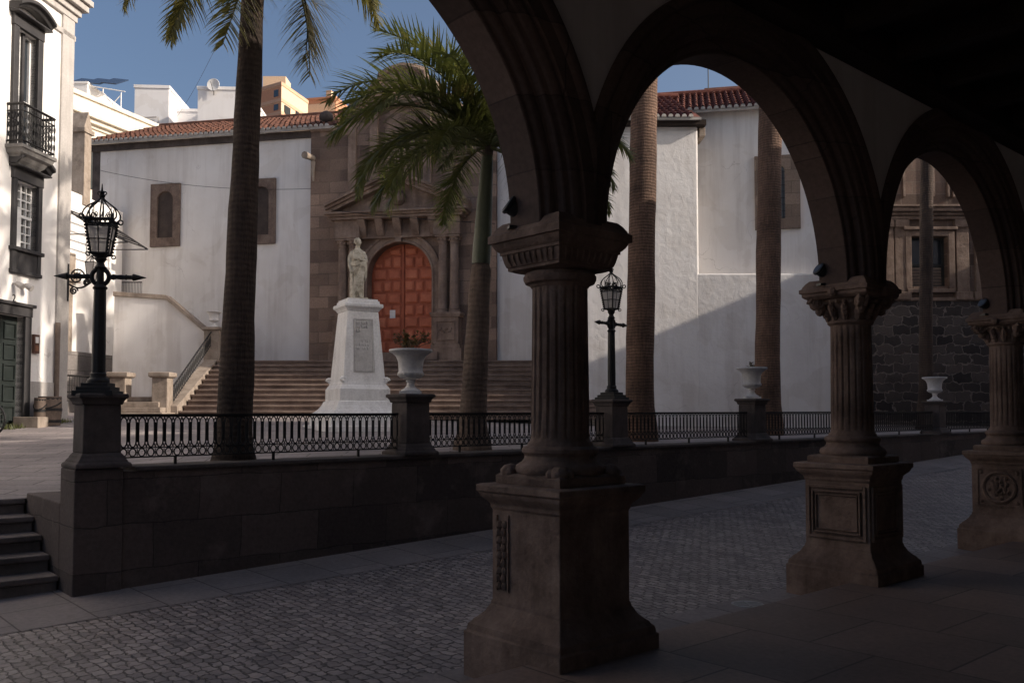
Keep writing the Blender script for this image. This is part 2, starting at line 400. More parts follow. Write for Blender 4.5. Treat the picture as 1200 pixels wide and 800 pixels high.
# ground far below everything, out to the horizon
g = MB(ID); g.grid([-900, -60, 60, 900], [-900, -60, 60, 900], lambda u, v: -1.2)
struct(g.build('ground', 'plaza_paving'))
st = MB(A_); st.grid(lin(-40, 60, 101), [-.5] + lin(-.1, 7.2, 26), street_z); struct(st.build('street', 'cobbles', smooth=30))
pv = MB(A_)
pv.grid(lin(-40, 60, 101), [3.96] + lin(4.1, 7.2, 8), lambda s, t: street_z(s, t) + .005); o = struct(pv.build('pavement', 'pavement_slabs', smooth=30))
kb = MB(A_); kb.grid(lin(-40, 60, 101), lin(-.5, .62, 5), lambda s, t: street_z(s, t) + .005); struct(kb.build('pavement', 'pavement_slabs', smooth=30))
pz = MB(W_)
pz.grid(lin(-.26, 70, 120), lin(.1, 60, 90), lambda s, t: plaza_z(s, t))
pz.grid(lin(-40, -.26, 60), lin(1.74, 60, 90), lambda s, t: plaza_z(s, t))
struct(pz.build('plaza_pavement', 'plaza_paving', smooth=30))

# ================================================================ arcade building
BAY, ZS, RI, RO = 4.098, 2.87, 1.72, 2.17
hall = thing('arcaded_town_hall', 'dark arcaded stone town hall with round arches on fluted columns, seen from inside', 'building', A_(0, 0, 0))
fl = MB(A_); fl.box(-10, 14.5, -8.4, -.178, -.45, 0.0)
struct(fl.build('arcade_floor', 'arcade_flags', bevel=.012))

def column(s, kind, lab=None):
    F = Frame(A_(s, 0, 0)[:2], A_.ex, A_.ey)
    h = .3350
    p = MB(F)
    prof = [(.4767, -.5), (.4767, .099), (.462, .104), (.462, .125), (.455, .150), (.438, .165), (.430, .18), (.405, .20), (.372, .235), (.352, .275), (.343, .285), (.343, .30), (h, .315),
            (h, .935), (.345, .945), (.345, .965), (.352, .98), (.372, 1.0), (.392, 1.02), (.405, 1.045), (.405, 1.055), (.4184, 1.06), (.4184, 1.104), (.395, 1.112)]
    p.squares(0, 0, prof)
    c = p.build('column', 'carved_stone', hall, smooth=30, bevel=.008)
    if lab: c['label'] = lab
    # base: square block with spurs, attic mouldings
    b = MB(F)
    b.squares(0, 0, [(.315, 1.112), (.318, 1.12), (.318, 1.168), (.30, 1.182), (.29, 1.185)])
    b.lathe(0, 0, [(.30, 1.18), (.312, 1.195), (.316, 1.215), (.308, 1.24), (.285, 1.255), (.27, 1.262), (.252, 1.285), (.248, 1.305), (.256, 1.318), (.268, 1.33), (.268, 1.352), (.252, 1.368), (.232, 1.374), (.226, 1.392), (.208, 1.41), (.205, 1.43)], 40)
    if kind == 'plain':
        for sx in (-1, 1):
            for sy in (-1, 1):
                b.ball((sx * .245, sy * .245, 1.19), .075, 8, .8); b.ball((sx * .20, sy * .28, 1.19), .04, 8); b.ball((sx * .28, sy * .20, 1.19), .04, 8)
    b.build('column_base', 'carved_stone', c, smooth=40)
    sh = MB(F)
    z0, z1 = 1.42, 2.50
    def fl_(r, z, a):
        k = sstep((z - z0) / .05) * sstep((z1 - .02 - z) / .05)
        return r * (1 - k * .075 * max(0, math.sin(a * 20 / 1.0)) ** .8)
    sh.lathe(0, 0, [(.2045 - .012 * i / 13 - (.0), z0 + (z1 - z0) * ((i / 13) if 1 < i < 12 else (.02 * i if i < 2 else 1 - .02 * (13 - i)))) for i in range(14)], 160, mod=fl_)
    sh.build('shaft', 'carved_stone', c, smooth=50)
    k = MB(F)
    if kind == 'plain':
        k.lathe(0, 0, [(.20, 2.47), (.215, 2.49), (.243, 2.50), (.256, 2.525), (.256, 2.545), (.24, 2.57), (.215, 2.58)], 36)
        k.squares(0, 0, [(.21, 2.575), (.258, 2.592), (.258, 2.612), (.266, 2.617), (.276, 2.645), (.286, 2.685), (.288, 2.700), (.299, 2.703), (.299, 2.722), (.308, 2.728), (.326, 2.748), (.338, 2.772), (.340, 2.782), (.3592, 2.785), (.3592, 2.836), (.345, 2.850)])
        for i in range(-4, 5):
            for q in (-1, 1):
                k.tube([(q * .262, i * .052, 2.618), (q * .287, i * .055, 2.66), (q * .292, i * .057, 2.70)], [.008, .010, .007], 5); k.tube([(i * .052, q * .262, 2.618), (i * .055, q * .287, 2.66), (i * .057, q * .292, 2.70)], [.008, .010, .007], 5)
    else:
        k.lathe(0, 0, [(.192, 2.47), (.205, 2.48), (.222, 2.495), (.222, 2.515), (.205, 2.53), (.20, 2.56), (.215, 2.63), (.245, 2.68), (.27, 2.71), (.27, 2.73)], 36)
        for i in range(12):                                    # acanthus ring
            a = 2 * math.pi * (i + .5) / 12
            for (rr, zz, q) in ((.215, 2.555, .034), (.235, 2.60, .040), (.262, 2.64, .034), (.278, 2.655, .022)):
                k.ball((rr * math.cos(a), rr * math.sin(a), zz), q, 6, 1.25)
        for i in range(24):
            a = 2 * math.pi * i / 24
            k.ball((.262 * math.cos(a), .262 * math.sin(a), 2.70), .026, 6, .9)
        for i in range(4):                                     # corner volutes
            a = math.pi / 4 + i * math.pi / 2; ca, sa = math.cos(a), math.sin(a)
            for off in (-.035, .035):
                cx, cy = .335 * ca - off * sa, .335 * sa + off * ca
                pts = []
                for j in range(22):
                    th = j * .62; rr = .075 * (1 - j / 25)
                    pts.append((cx + rr * math.cos(th) * ca, cy + rr * math.cos(th) * sa, 2.70 + rr * math.sin(th)))
                k.tube(pts, .02, 6)
            k.ball((.335 * ca, .335 * sa, 2.70), .062, 8)
            k.ball((.30 * ca, .30 * sa, 2.62), .05, 8)
        k.squares(0, 0, [(.30, 2.735), (.325, 2.75), (.34, 2.765), (.34, 2.79), (.3592, 2.80), (.3592, 2.836), (.335, 2.85)])
        for i in range(4):
            x, y = ((.35, 0), (0, .35), (-.35, 0), (0, -.35))[i]
            k.ball((x, y, 2.785), .05, 8)
    # weathered top block carrying the arches
    k.squares(0, 0, [(.34, 2.84), (.335, 2.862), (.31, 2.90), (.285, 2.925)])
    k.build('capital', 'carved_stone', c, smooth=28)
    # carved panels on the two faces seen from inside
    d = MB(F)
    if kind == 'plain':
        for i in range(9):
            for j in range(2):
                d.ball((-h - .002, .20 + .05 * j + .01 * (i % 2), .42 + i * .052), .026, 6, 1.1)
        d.box(-h - .012, -h + .01, .155, .168, .385, .90); d.box(-h - .012, -h + .01, .275, .288, .385, .90)
        d.build('carved_panel', 'carved_stone', c, smooth=40)
    elif kind == 'framed':
        for w, e, dp in ((.275, .305, .022), (.235, .252, .030), (.205, .218, .02)):
            for f in (0, 1):
                lo, hi = .375 + (.305 - e) , .895 - (.305 - e)
                for (a0, a1, b0, b1) in ((-e, -w, lo, hi), (w, e, lo, hi), (-w, w, lo, lo + e - w), (-w, w, hi - e + w, hi)):
                    if f == 0: d.box(-h - dp, -h + .01, a0, a1, b0, b1)
                    else: d.box(a0, a1, -h - dp, -h + .01, b0, b1)
        d.build('panel_frame', 'carved_stone', c, bevel=.006)
    else:
        for f in (0, 1):
            def P(u, z, o): return (-h - o, u, z) if f == 0 else (u, -h - o, z)
            for (a0, a1, b0, b1) in ((-.275, -.25, .40, .90), (.25, .275, .40, .90), (-.25, .25, .40, .425), (-.25, .25, .875, .90)):
                if f == 0: d.box(-h - .018, -h + .01, a0, a1, b0, b1)
                else: d.box(a0, a1, -h - .018, -h + .01, b0, b1)
            d.tube([P(.19 * math.cos(2 * math.pi * i / 28), .65 + .19 * math.sin(2 * math.pi * i / 28), .004) for i in range(28)], .024, 6, True)
            for i in range(16):
                a = i * 2.4; rr = .025 + .008 * i
                d.ball(P(rr * math.cos(a), .65 + rr * math.sin(a), .0), .028, 6)
            d.tube([P(-.08 + .02 * i, .58 + .05 * math.sin(i * .9) + .012 * i, .012) for i in range(10)], .02, 6)
            for cu, cz in ((-.215, .46), (.215, .46), (-.215, .84), (.215, .84)): d.ball(P(cu, cz, 0), .025, 6)
        d.build('carved_panel', 'carved_stone', c, smooth=40)
    return c
column(-BAY, 'plain')
column(0, 'plain', 'nearest fluted column on a plain pedestal with moulded square capital')
column(BAY, 'framed', 'middle fluted column with framed pedestal panel and scrolled capital')
column(2 * BAY, 'medallion', 'far fluted column at the frame edge with carved medallion on its pedestal')
column(3 * BAY, 'framed')

PROF = [(1.72, .15), (1.72, -.03), (1.728, -.045), (1.752, -.05), (1.76, -.062), (1.762, -.085), (1.775, -.108), (1.80, -.118), (1.822, -.112), (1.835, -.125), (1.838, -.20),
        (1.848, -.215), (1.872, -.218), (1.885, -.232), (1.89, -.262), (1.91, -.285), (1.938, -.292), (1.96, -.285), (1.972, -.295), (1.975, -.318), (2.075, -.322), (2.085, -.345), (2.105, -.36), (2.14, -.362), (2.165, -.35), (2.17, -.335), (2.17, -.03)]
PROF = [(r, t if t > 0 else -.14 + (t + .03) * .667) for r, t in PROF]
PROF_OUT = [(1.72, .15), (1.745, .158), (1.86, .160), (1.88, .172), (2.02, .175), (2.08, .19), (2.14, .18), (2.17, .16), (2.17, .0)]
def arch(mid):
    for pr, nm in ((PROF, 'arch_moulding'), (PROF_OUT, 'outer_arch_moulding')):
        a = MB(A_); rs = []
        N = 56
        for i in range(N + 1):
            th = math.pi * i / N
            # small voussoir irregularity at block joints
            ring = []
            for r, t in pr:
                s = max(-BAY / 2, min(BAY / 2, r * math.cos(th)))
                z = ZS + r * math.sin(th)
                ring.append((mid + s, t, z))
            rs.append(ring)
        vs = [p for r in rs for p in r]; n = len(pr)
        a.add(vs, [(i * n + j, (i + 1) * n + j, (i + 1) * n + j + 1, i * n + j + 1) for i in range(N) for j in range(n - 1)])
        a.build(nm, 'arch_stone', hall, smooth=35)
ZC = 5.06
def hole(s):
    u = (s % BAY) - BAY / 2
    return ZS + math.sqrt(max(0, 2.15 ** 2 - u * u))
# wall over the arches (plaster), with the arch holes left open; columns stand at multiples of BAY
w = MB(A_)
us = lin(-2 * BAY, 3 * BAY, 301)
w.strip(us, lambda s: hole(s - 0), lambda s: ZC + .3, -.31, .12)
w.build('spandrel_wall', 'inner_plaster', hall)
for k in range(-2, 3): arch((k + .5) * BAY)
# ceiling: boards on beams
c = MB(A_); c.box(-9.6, 14.3, -8.3, -.325, ZC + .16, ZC + .3); ce = c.build('ceiling', 'old_timber', hall)
c = MB(A_)
for i in range(24): c.box(-9.0 + i, -8.84 + i, -8.3, -.33, ZC - .06, ZC + .155)
c.build('ceiling_beams', 'old_timber', ce)
c = MB(A_); c.box(-9.6, 14.3, -.56, -.318, ZC - .16, ZC + .158); c.build('wall_plate', 'old_timber', ce)
# back and end walls of the arcade, storeys above, roof
b = MB(A_)
b.box(-9.9, 14.6, -8.7, -8.35, -.4, ZC + .3); b.box(3 * BAY + .42, 14.6, -8.35, .085, -.4, ZC + .3)
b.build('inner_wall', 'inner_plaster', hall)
u = MB(A_); u.box(-9.9, 14.6, -8.7, .10, ZC + .303, 8.75); u.build('upper_storey', 'white_wall', hall)
u = MB(A_); u.box(-10, 14.7, -8.8, .70, 8.753, 9.0); u.build('eaves', 'dark_stone', hall, bevel=.03)
u = MB(A_); u.box(14.8, 17.9, -1.1, .35, -.4, 14.6); u.build('added_shade_block', 'white_wall', hall)  # unseen block added so that its shadow covers the statue
u = MB(A_); u.box(18.02, 46, -9, .35, -.4, 11.5); u.build('unseen_neighbour_row', 'white_wall', hall)  # unseen neighbouring houses, height shaped to cast the shadow edge on the church

# floodlights fixed on the capitals
def floodlight():
    t = thing('floodlight', '', 'floodlight')
    m = MB(); m.bar((0, 0, 0), (0, 0, .10), .05); m.box(-.06, .06, -.05, .05, -.012, .012); m.build('bracket', 'satin_black', t)
    a = R(35)
    m = MB(); rs = []
    for r, d in ((.02, -.10), (.055, -.095), (.065, -.05), (.072, .04), (.085, .05), (.085, .075), (.075, .08)):
        rs.append([(d * math.cos(a) + -r * math.sin(q) * math.sin(a), r * math.cos(q), .15 + d * math.sin(a) + r * math.sin(q) * math.cos(a)) for q in [2 * math.pi * j / 18 for j in range(18)]])
    m.rings(rs); h = m.build('lamp_housing', 'satin_black', t, smooth=40)
    m = MB(); m.rings([[(d * math.cos(a) - r * math.sin(q) * math.sin(a), r * math.cos(q), .15 + d * math.sin(a) + r * math.sin(q) * math.cos(a)) for q in [2 * math.pi * j / 18 for j in range(18)]] for r, d in ((.07, .078), (.07, .084))])
    m.build('lens', 'satin_black', h)
    return t
f0 = floodlight()
fl_lab = ['small black floodlight on the moulded capital of the nearest column', 'small black floodlight on the scrolled capital of the middle column', 'small black floodlight on the capital of the farthest column, by the frame edge']
for i in range(3):
    o = f0 if i == 0 else dup(f0)
    o.location = A_(i * BAY - .31, .12, 2.845 + .03); o.scale = (.85, .85, .85); o.rotation_euler = (0, 0, R(90) - AL + R(150)); o['label'] = fl_lab[i]; o['group'] = 'floodlights on the arcade capitals'

dc = MB(); dc.lathe(0, 0, [(.155, 0), (.16, .012), (.15, .02)], 28); dc.box(-.13, .13, -.012, .012, .015, .024); dc.box(-.012, .012, -.13, .13, .015, .024)
for y in (-.07, .07): dc.box(-.11, .11, y - .01, y + .01, .015, .023)
p = at(876, 706, 1); D = 1.80 / ((706 - 483.65) / F_PX)
o = tag(dc.build('drain_cover', 'cover_metal'), 'round grey metal drain cover in the paving beside the arcade step', 'drain cover')
o.location = (ray(876, 706).x * D, D, -.207)

# ================================================================ plaza wall, steps, pillars, railings
rw = thing('retaining_wall', 'low dark stone block wall holding up the plaza along the cobbled street', 'wall', W_(0, 0, 0))
m = MB(W_)
m.strip(lin(.2, 44, 60), lambda s: -1.0, lambda s: 1.0 + .0028 * s, -.20, .22); m.build('wall', 'block_wall', rw)
m = MB(W_)
m.rings([[(s, -.225, 1.0 + .0028 * s), (s, .24, 1.0 + .0028 * s), (s, .24, 1.05 + .0028 * s), (s, -.225, 1.045 + .0028 * s)] for s in lin(.32, 44, 60)]); m.build('coping', 'dark_stone', rw, bevel=.01)
m = MB(W_); m.box(-.27, .195, -.225, .30, -1.0, 1.04); m.box(-.27, .195, .305, 1.75, -1.0, .68)
m.build('end_pier', 'block_wall', rw, bevel=.015)

sp = thing('stone_steps', 'dark stone steps climbing from the street to the plaza beside the wall pier', 'steps', W_(-2, 0, 0))
nos = [(1.72, .62), (1.30, .452), (.92, .284), (.58, .116), (.22, -.052)]
for i, (t, z) in enumerate(nos):
    m = MB(W_); back = nos[i - 1][0] + .02 if i else 1.95
    m.box(-4.4, -.285 + (.0 if i < 4 else .10), t, back, z - .06, z)
    if i == 4: m = MB(W_); m.box(-4.4, -.285, t, back, z - .06, z)
    m.box(-4.4, -.29, t + .035, back + .3, z - .40, z - .061)
    m.build('step', 'step_dark', sp, bevel=.012)

# pillars on the wall (lamp pillar / urn pillar in turn)
def top_z(k): return 1.045 + .0028 * k * WSTEP
pl_lab = ['heavy dark stone end pillar carrying the nearest street lamp beside the steps', 'dark stone pillar in front of the white monument, carrying a planted urn',
          'dark stone pillar carrying the smaller, farther street lamp', 'dark stone pillar carrying a white urn in front of the tall brown palm',
          None, 'small far stone pillar carrying an empty white urn before the stone tower']
def pillar(k):
    h = .185
    t = thing('stone_pillar', pl_lab[k], 'pillar', W_(k * WSTEP, .02, top_z(k)), R(90) - AW, 'stone pillars along the plaza wall')
    m = MB(); m.squares(0, 0, [(.27, 0), (.27, .03), (.262, .045), (.24, .06), (.235, .075), (.215, .10), (.205, .125), (h + .006, .14), (h, .15)]); m.build('base', 'dark_stone', t, bevel=.006)
    H = .74 if k in (0, 2) else .78
    m = MB(); m.squares(0, 0, [(h, .149), (h * .97, H - .10)]); m.build('shaft', 'dark_stone', t, bevel=.012)
    m = MB(); m.squares(0, 0, [(h * .98, H - .101), (h + .01, H - .095), (h + .015, H - .075), (h + .02, H - .06), (h + .035, H - .04), (h + .052, H - .03), (h + .052, H), (h + .04, H + .012)])
    m.build('cap', 'dark_stone', t, bevel=.006)
    return W_(k * WSTEP, .02, top_z(k) + H + .01)
tops = {k: pillar(k) for k in (0, 1, 2, 3, 5)}

# iron railing panels
def railing():
    t = thing('iron_railing', '', 'railing'); L = WSTEP - .42; n = 37; w = L / n; r = .0075
    m = MB(); m.box(0, L, -.018, .018, .53, .548); m.box(0, L, -.010, .010, .515, .53); m.build('top_rail', 'iron', t)
    m = MB(); m.box(0, L, -.012, .012, .085, .10); m.box(0, L, -.010, .010, .185, .196); m.build('bottom_rail', 'iron', t)
    m = MB()
    for i in range(n):
        c = (i + .5) * w; d = w * .36; e = w * .47
        pts = []
        for j in range(5): pts.append((c - e * math.cos(math.pi * j / 4) * 0 + 0, 0, 0))
        # pointed oval: rounded at both ends, straight sides
        oval = [(c - d, 0, .26), (c - d, 0, .45)] + [(c - d * math.cos(a), 0, .45 + .063 * math.sin(a)) for a in (.5, 1.05, 1.57, 2.1, 2.64)] + [(c + d, 0, .45), (c + d, 0, .26)] + [(c + d * math.cos(a), 0, .26 - .063 * math.sin(a)) for a in (.5, 1.05, 1.57, 2.1, 2.64)]
        m.tube(oval, r, 4, True)
        m.bar((c + w / 2, 0, .25), (c + w / 2, 0, .46), r * 1.6)
        m.tube([(c + .034 * math.cos(a), 0, .142 + .042 * math.sin(a)) for a in [2 * math.pi * q / 10 for q in range(10)]], r, 4, True)
        m.bar((c + w / 2, 0, .105), (c + w / 2, 0, .18), r * 1.5)
        m.bar((c + d, 0, .24), (c + w / 2 + .0, 0, .196), r * 1.5); m.bar((c - d, 0, .24), (c - w / 2, 0, .196), r * 1.5)
        m.bar((c + d, 0, .47), (c + w / 2, 0, .515), r * 1.5); m.bar((c - d, 0, .47), (c - w / 2, 0, .515), r * 1.5)
    m.build('lattice', 'iron', t)
    for i in range(3):
        m = MB(); x = L * (.17 + .33 * i); m.box(x - .013, x + .013, -.013, .013, -.02, .085); m.box(x - .03, x + .03, -.03, .03, -.01, .008); m.build('post', 'iron', t)
    return t
ra = railing()
rlab = ['black iron railing in front of the near dark palm, beside the big lamp pillar', 'black iron railing between the planted urn pillar and the farther lamp pillar',
        'black iron railing between the farther lamp pillar and the tall brown palms', 'black iron railing running behind the middle fluted column',
        'distant black iron railing ending at the far urn pillar under the tower', 'farthest black iron railing right of the far urn pillar']
for k in range(6):
    o = ra if k == 0 else dup(ra)
    o.location = W_(k * WSTEP + .21, .0, top_z(k) - .004 + .0); o.rotation_euler = (0, -.0028, R(90) - AW); o['label'] = rlab[k]; o['group'] = 'iron railings on the plaza wall'
    if k == 3: o.scale = (1.125, 1, 1)

# street lamps
def street_lamp():
    t = thing('street_lamp', '', 'street lamp')
    m = MB()
    m.squares(0, 0, [(.195, -.02), (.195, .03), (.165, .035), (.165, .07), (.13, .075), (.13, .11), (.10, .115)])
    m.lathe(0, 0, [(.105, .11), (.11, .13), (.10, .155), (.082, .165), (.076, .19), (.08, .205), (.068, .22)], 20); m.build('base', 'iron', t, smooth=40)
    m = MB()
    def oc(r, z, a): return r * (1 + .045 * math.sin(8 * a))
    m.lathe(0, 0, [(.064, .21), (.064, .40), (.062, .65), (.059, .9), (.056, 1.08), (.064, 1.085), (.07, 1.10), (.06, 1.115), (.048, 1.13)], 32, mod=oc); m.build('post', 'iron', t, smooth=50)
    m = MB(); m.tube([(.085 * math.cos(a), 0, 1.215 + .085 * math.sin(a)) for a in lin(0, 2 * math.pi, 21)[:-1]], .024, 8, True); m.tube([(0, 0, 1.12), (0, 0, 1.31)], [.04, .034], 8); m.build('ring', 'iron', t, smooth=50)
    for s in (-1, 1):
        m = MB(); n = 10
        m.lathe(0, 0, [(.018, .07), (.022, .10), (.032, .13), (.022, .16), (.026, .20), (.022, .24), (.030, .255), (.022, .27), (.022, .31), (.038, .325), (.036, .335), (.003, .455)], n)
        m.v = [(s * z, y, 1.215 + x) for x, y, z in m.v]; m.build('crossbar', 'iron', t, smooth=40)
    m = MB(); m.lathe(0, 0, [(.05, 1.295), (.062, 1.31), (.045, 1.33), (.035, 1.36), (.05, 1.385), (.062, 1.40), (.055, 1.415), (.075, 1.44), (.09, 1.448), (.085, 1.455)], 16); m.build('collar', 'iron', t, smooth=40)
    ln = MB(); r0, r1, z0, z1 = .084, .134, 1.452, 1.80
    C = [(math.cos(R(45 + 90 * i)), math.sin(R(45 + 90 * i))) for i in range(4)]
    q0, q1 = r0 * 1.28, r1 * 1.28
    for i in range(4):
        a, b = C[i], C[(i + 1) % 4]
        ln.bar((a[0] * q0, a[1] * q0, z0), (a[0] * q1, a[1] * q1, z1), .026)
        ln.bar((a[0] * q0, a[1] * q0, z0), (b[0] * q0, b[1] * q0, z0), .026); ln.bar((a[0] * q1, a[1] * q1, z1), (b[0] * q1, b[1] * q1, z1), .03)
        for k in (.42, .80):
            q = q0 + (q1 - q0) * k; zz = z0 + (z1 - z0) * k
            ln.bar((a[0] * q, a[1] * q, zz), (b[0] * q, b[1] * q, zz), .012)
        mx = (a[0] + b[0]) / 2; my = (a[1] + b[1]) / 2
        ln.bar((mx * q0, my * q0, z0), (mx * q1, my * q1, z1), .012)
        for k in range(11):                                   # beaded corner trim
            q = (q0 + (q1 - q0) * k / 10) + .014; ln.ball((a[0] * q, a[1] * q, z0 + (z1 - z0) * k / 10), .014, 6)
        for k in range(5):                                    # pierced crest
            u = (k + .5) / 5; x = a[0] + (b[0] - a[0]) * u; y = a[1] + (b[1] - a[1]) * u
            ln.tube([(x * q1 + .024 * math.cos(th) * (b[0] - a[0]) / 1.42, y * q1 + .024 * math.cos(th) * (b[1] - a[1]) / 1.42, z1 - .035 + .024 * math.sin(th)) for th in lin(0, 6.28, 9)[:-1]], .007, 4, True)
        for sg in (1,):                                       # corner curls top and bottom
            ln.tube([(a[0] * (q1 + .01 + .045 * (1 - j / 12) * (1 - math.cos(j * .6)) ), a[1] * (q1 + .01 + .045 * (1 - j / 12) * (1 - math.cos(j * .6))), z1 + .01 + .04 * math.sin(j * .6) * (1 - j / 14)) for j in range(12)], .008, 4)
            ln.tube([(a[0] * (q0 + .01 + .035 * (1 - j / 12) * (1 - math.cos(j * .6))), a[1] * (q0 + .01 + .035 * (1 - j / 12) * (1 - math.cos(j * .6))), z0 - .02 + .03 * math.sin(j * .6) * (1 - j / 14)) for j in range(12)], .007, 4)
    ln.build('lantern_frame', 'iron', t)
    g = MB(); g.rings([[(c[0] * (q - .012), c[1] * (q - .012), z) for c in C] for q, z in ((q0, z0 + .01), (q1, z1 - .06))], cap=False); g.build('lantern_glass', 'lantern_glass', t)
    cr = MB()
    for i in range(8):
        a = R(22.5 + 45 * i); ca, sa = math.cos(a), math.sin(a)
        pts = [(.195, 1.80), (.235, 1.83), (.238, 1.87), (.215, 1.91), (.175, 1.945), (.12, 1.975), (.065, 2.005), (.03, 2.03), (.012, 2.055)]
        cr.tube([(r * .76 * ca, r * .76 * sa, z) for r, z in pts], .008, 5)
        pts = [(.10 - .035 * (1 - j / 14) * math.cos(j * .62), 1.85 + .035 * (1 - j / 14) * math.sin(j * .62)) for j in range(13)]
        cr.tube([(r * .8 * ca, r * .8 * sa, z) for r, z in pts], .006, 4)
        cr.bar((.115 * ca, .115 * sa, 1.81), (.115 * ca, .115 * sa, 1.93), .010)
    cr.lathe(0, 0, [(.012, 2.03), (.03, 2.05), (.035, 2.065), (.02, 2.08), (.03, 2.095), (.012, 2.11), (.004, 2.19)], 10)
    for i in range(4): cr.tube([(.012 * math.cos(R(90 * i)) + .035 * math.cos(R(90 * i)) * math.sin(j * .5), .012 * math.sin(R(90 * i)) + .035 * math.sin(R(90 * i)) * math.sin(j * .5), 2.09 + .02 * math.cos(j * .5)) for j in range(8)], .006, 4)
    cr.build('crown', 'iron', t)
    return t
lamp = street_lamp()
lamp.location = tops[0]; lamp.rotation_euler = (0, 0, R(8)); lamp['label'] = 'large near black iron street lamp with crowned lantern and arrow-ended crossbar, on the end pillar'; lamp['group'] = 'iron street lamps on the plaza wall'
l2 = dup(lamp, tops[2], R(48), 'smaller-looking black iron street lamp between the nearest column and a brown palm')

# urns
def urn():
    t = thing('garden_urn', '', 'urn')
    m = MB(); m.squares(0, 0, [(.135, 0), (.135, .04)]); m.lathe(0, 0, [(.13, .04), (.125, .055), (.085, .075), (.055, .11), (.048, .15), (.062, .165), (.062, .18), (.05, .19)], 28); m.build('foot', 'urn_white', t, smooth=40)
    def gad(r, z, a): return r * (1 + (.05 * math.cos(16 * a) if z < .275 else 0))
    m = MB(); m.lathe(0, 0, [(.05, .19), (.085, .20), (.135, .22), (.168, .25), (.175, .275), (.165, .292), (.158, .305), (.160, .36), (.168, .43), (.195, .495), (.245, .54), (.280, .555), (.288, .57), (.282, .588), (.26, .592), (.225, .565), (.18, .53), (.001, .52)], 64, mod=gad)
    m.build('bowl', 'urn_white', t, smooth=45); return t
u0 = urn(); ulab = {1: 'white pedestal urn with a straggly dry plant, in front of the church door', 3: 'white pedestal urn with a tiny plant, beside the tall brown palm', 5: 'empty bright white urn far off below the stone tower'}
for k in (1, 3, 5):
    o = u0 if k == 1 else dup(u0)
    o.location = tops[k]; o['label'] = ulab[k]; o['group'] = 'white urns on the wall pillars'
def potted(loc, n, h, label, sp):
    m = MB()
    rnd = random.Random(n)
    for i in range(n):
        a = rnd.uniform(0, 6.28); r = rnd.uniform(.2, 1) * sp; top = (r * math.cos(a), r * math.sin(a), h * rnd.uniform(.4, 1))
        mid = (top[0] * .5, top[1] * .5, top[2] * .75)
        m.tube([(0, 0, -.04), mid, top], .004, 3)
        for j in range(9):
            k = rnd.uniform(.35, 1); p = Vector(mid).lerp(Vector(top), k); d = Vector((rnd.uniform(-1, 1), rnd.uniform(-1, 1), rnd.uniform(-.5, .8))).normalized() * rnd.uniform(.035, .075); s = d.cross(Vector((0, 0, 1))).normalized() * .016
            m.add([tuple(p), tuple(p + d * .5 + s), tuple(p + d), tuple(p + d * .5 - s)], [(0, 1, 2, 3)])
    o = m.build('potted_plant', 'dry_leaf', recalc=False); o.location = loc
    return tag(o, label, 'plant')
potted(Vector(tops[1]) + Vector((0, 0, .54)), 46, .27, 'straggly dry brown plant growing in the near white urn', .30)
potted(Vector(tops[3]) + Vector((0, 0, .53)), 9, .16, 'tiny sparse plant growing in the urn beside the brown palm', .12)

# ================================================================ palms
def frond_mesh(name, L, a0, a1, n, leaf, hang, seed, power=1.4, mat='palm_leaf'):
    """a feather leaf: starts at elevation a0, ends at a1; in the x-z plane"""
    rnd = random.Random(seed); m = MB(); pts = []; x = z = 0.0; N = 28; tw = rnd.uniform(-.12, .12)
    for i in range(N + 1):
        k = i / N; a = a0 + (a1 - a0) * k ** power
        pts.append(Vector((x, tw * L * k * k, z))); x += L / N * math.cos(a); z += L / N * math.sin(a)
    m.tube([tuple(p) for p in pts], [max(.005, .026 * (1 - .85 * i / N)) for i in range(N + 1)], 5)
    for side in (-1, 1):
        for i in range(n):
            k = .13 + .87 * (i + rnd.uniform(-.4, .4)) / n
            k = max(.1, min(.995, k)); f = k * N; j = min(N - 1, int(f)); p = pts[j].lerp(pts[j + 1], f - j); tan = (pts[min(N, j + 1)] - pts[j]).normalized()
            ll = leaf * (math.sin(math.pi * min(1, .16 + .80 * k)) ** .7) * rnd.uniform(.82, 1.12)
            sd = Vector((0, side, 0)); up = sd.cross(tan) * side
            if up.z < 0 and abs(tan.z) < .9: up = -up
            lift = rnd.choice((-.15, .55)) + rnd.uniform(-.2, .2)
            d = (sd * 1.0 + tan * (.55 + .7 * k) + up * lift).normalized()
            q = p.copy(); w = .0135 * rnd.uniform(.8, 1.2); seg = 5; row = []
            for s_ in range(seg + 1):
                u = s_ / seg
                ww = w * (1.0 if u < .5 else max(.04, 1 - (u - .5) * 1.95)); wd = d.cross(Vector((0, 0, 1)))
                if wd.length < .1: wd = tan
                wd = (wd.normalized() * .75 + tan * .5).normalized()
                row += [tuple(q - wd * ww), tuple(q + wd * ww)]
                q = q + d * (ll / seg); d = (d + Vector((0, 0, -1)) * hang * (.3 + u)).normalized()
            m.add(row, [(2 * a, 2 * a + 1, 2 * a + 3, 2 * a + 2) for a in range(seg)])
    me_o = m.build(name, mat, recalc=False); return me_o
FR = {}
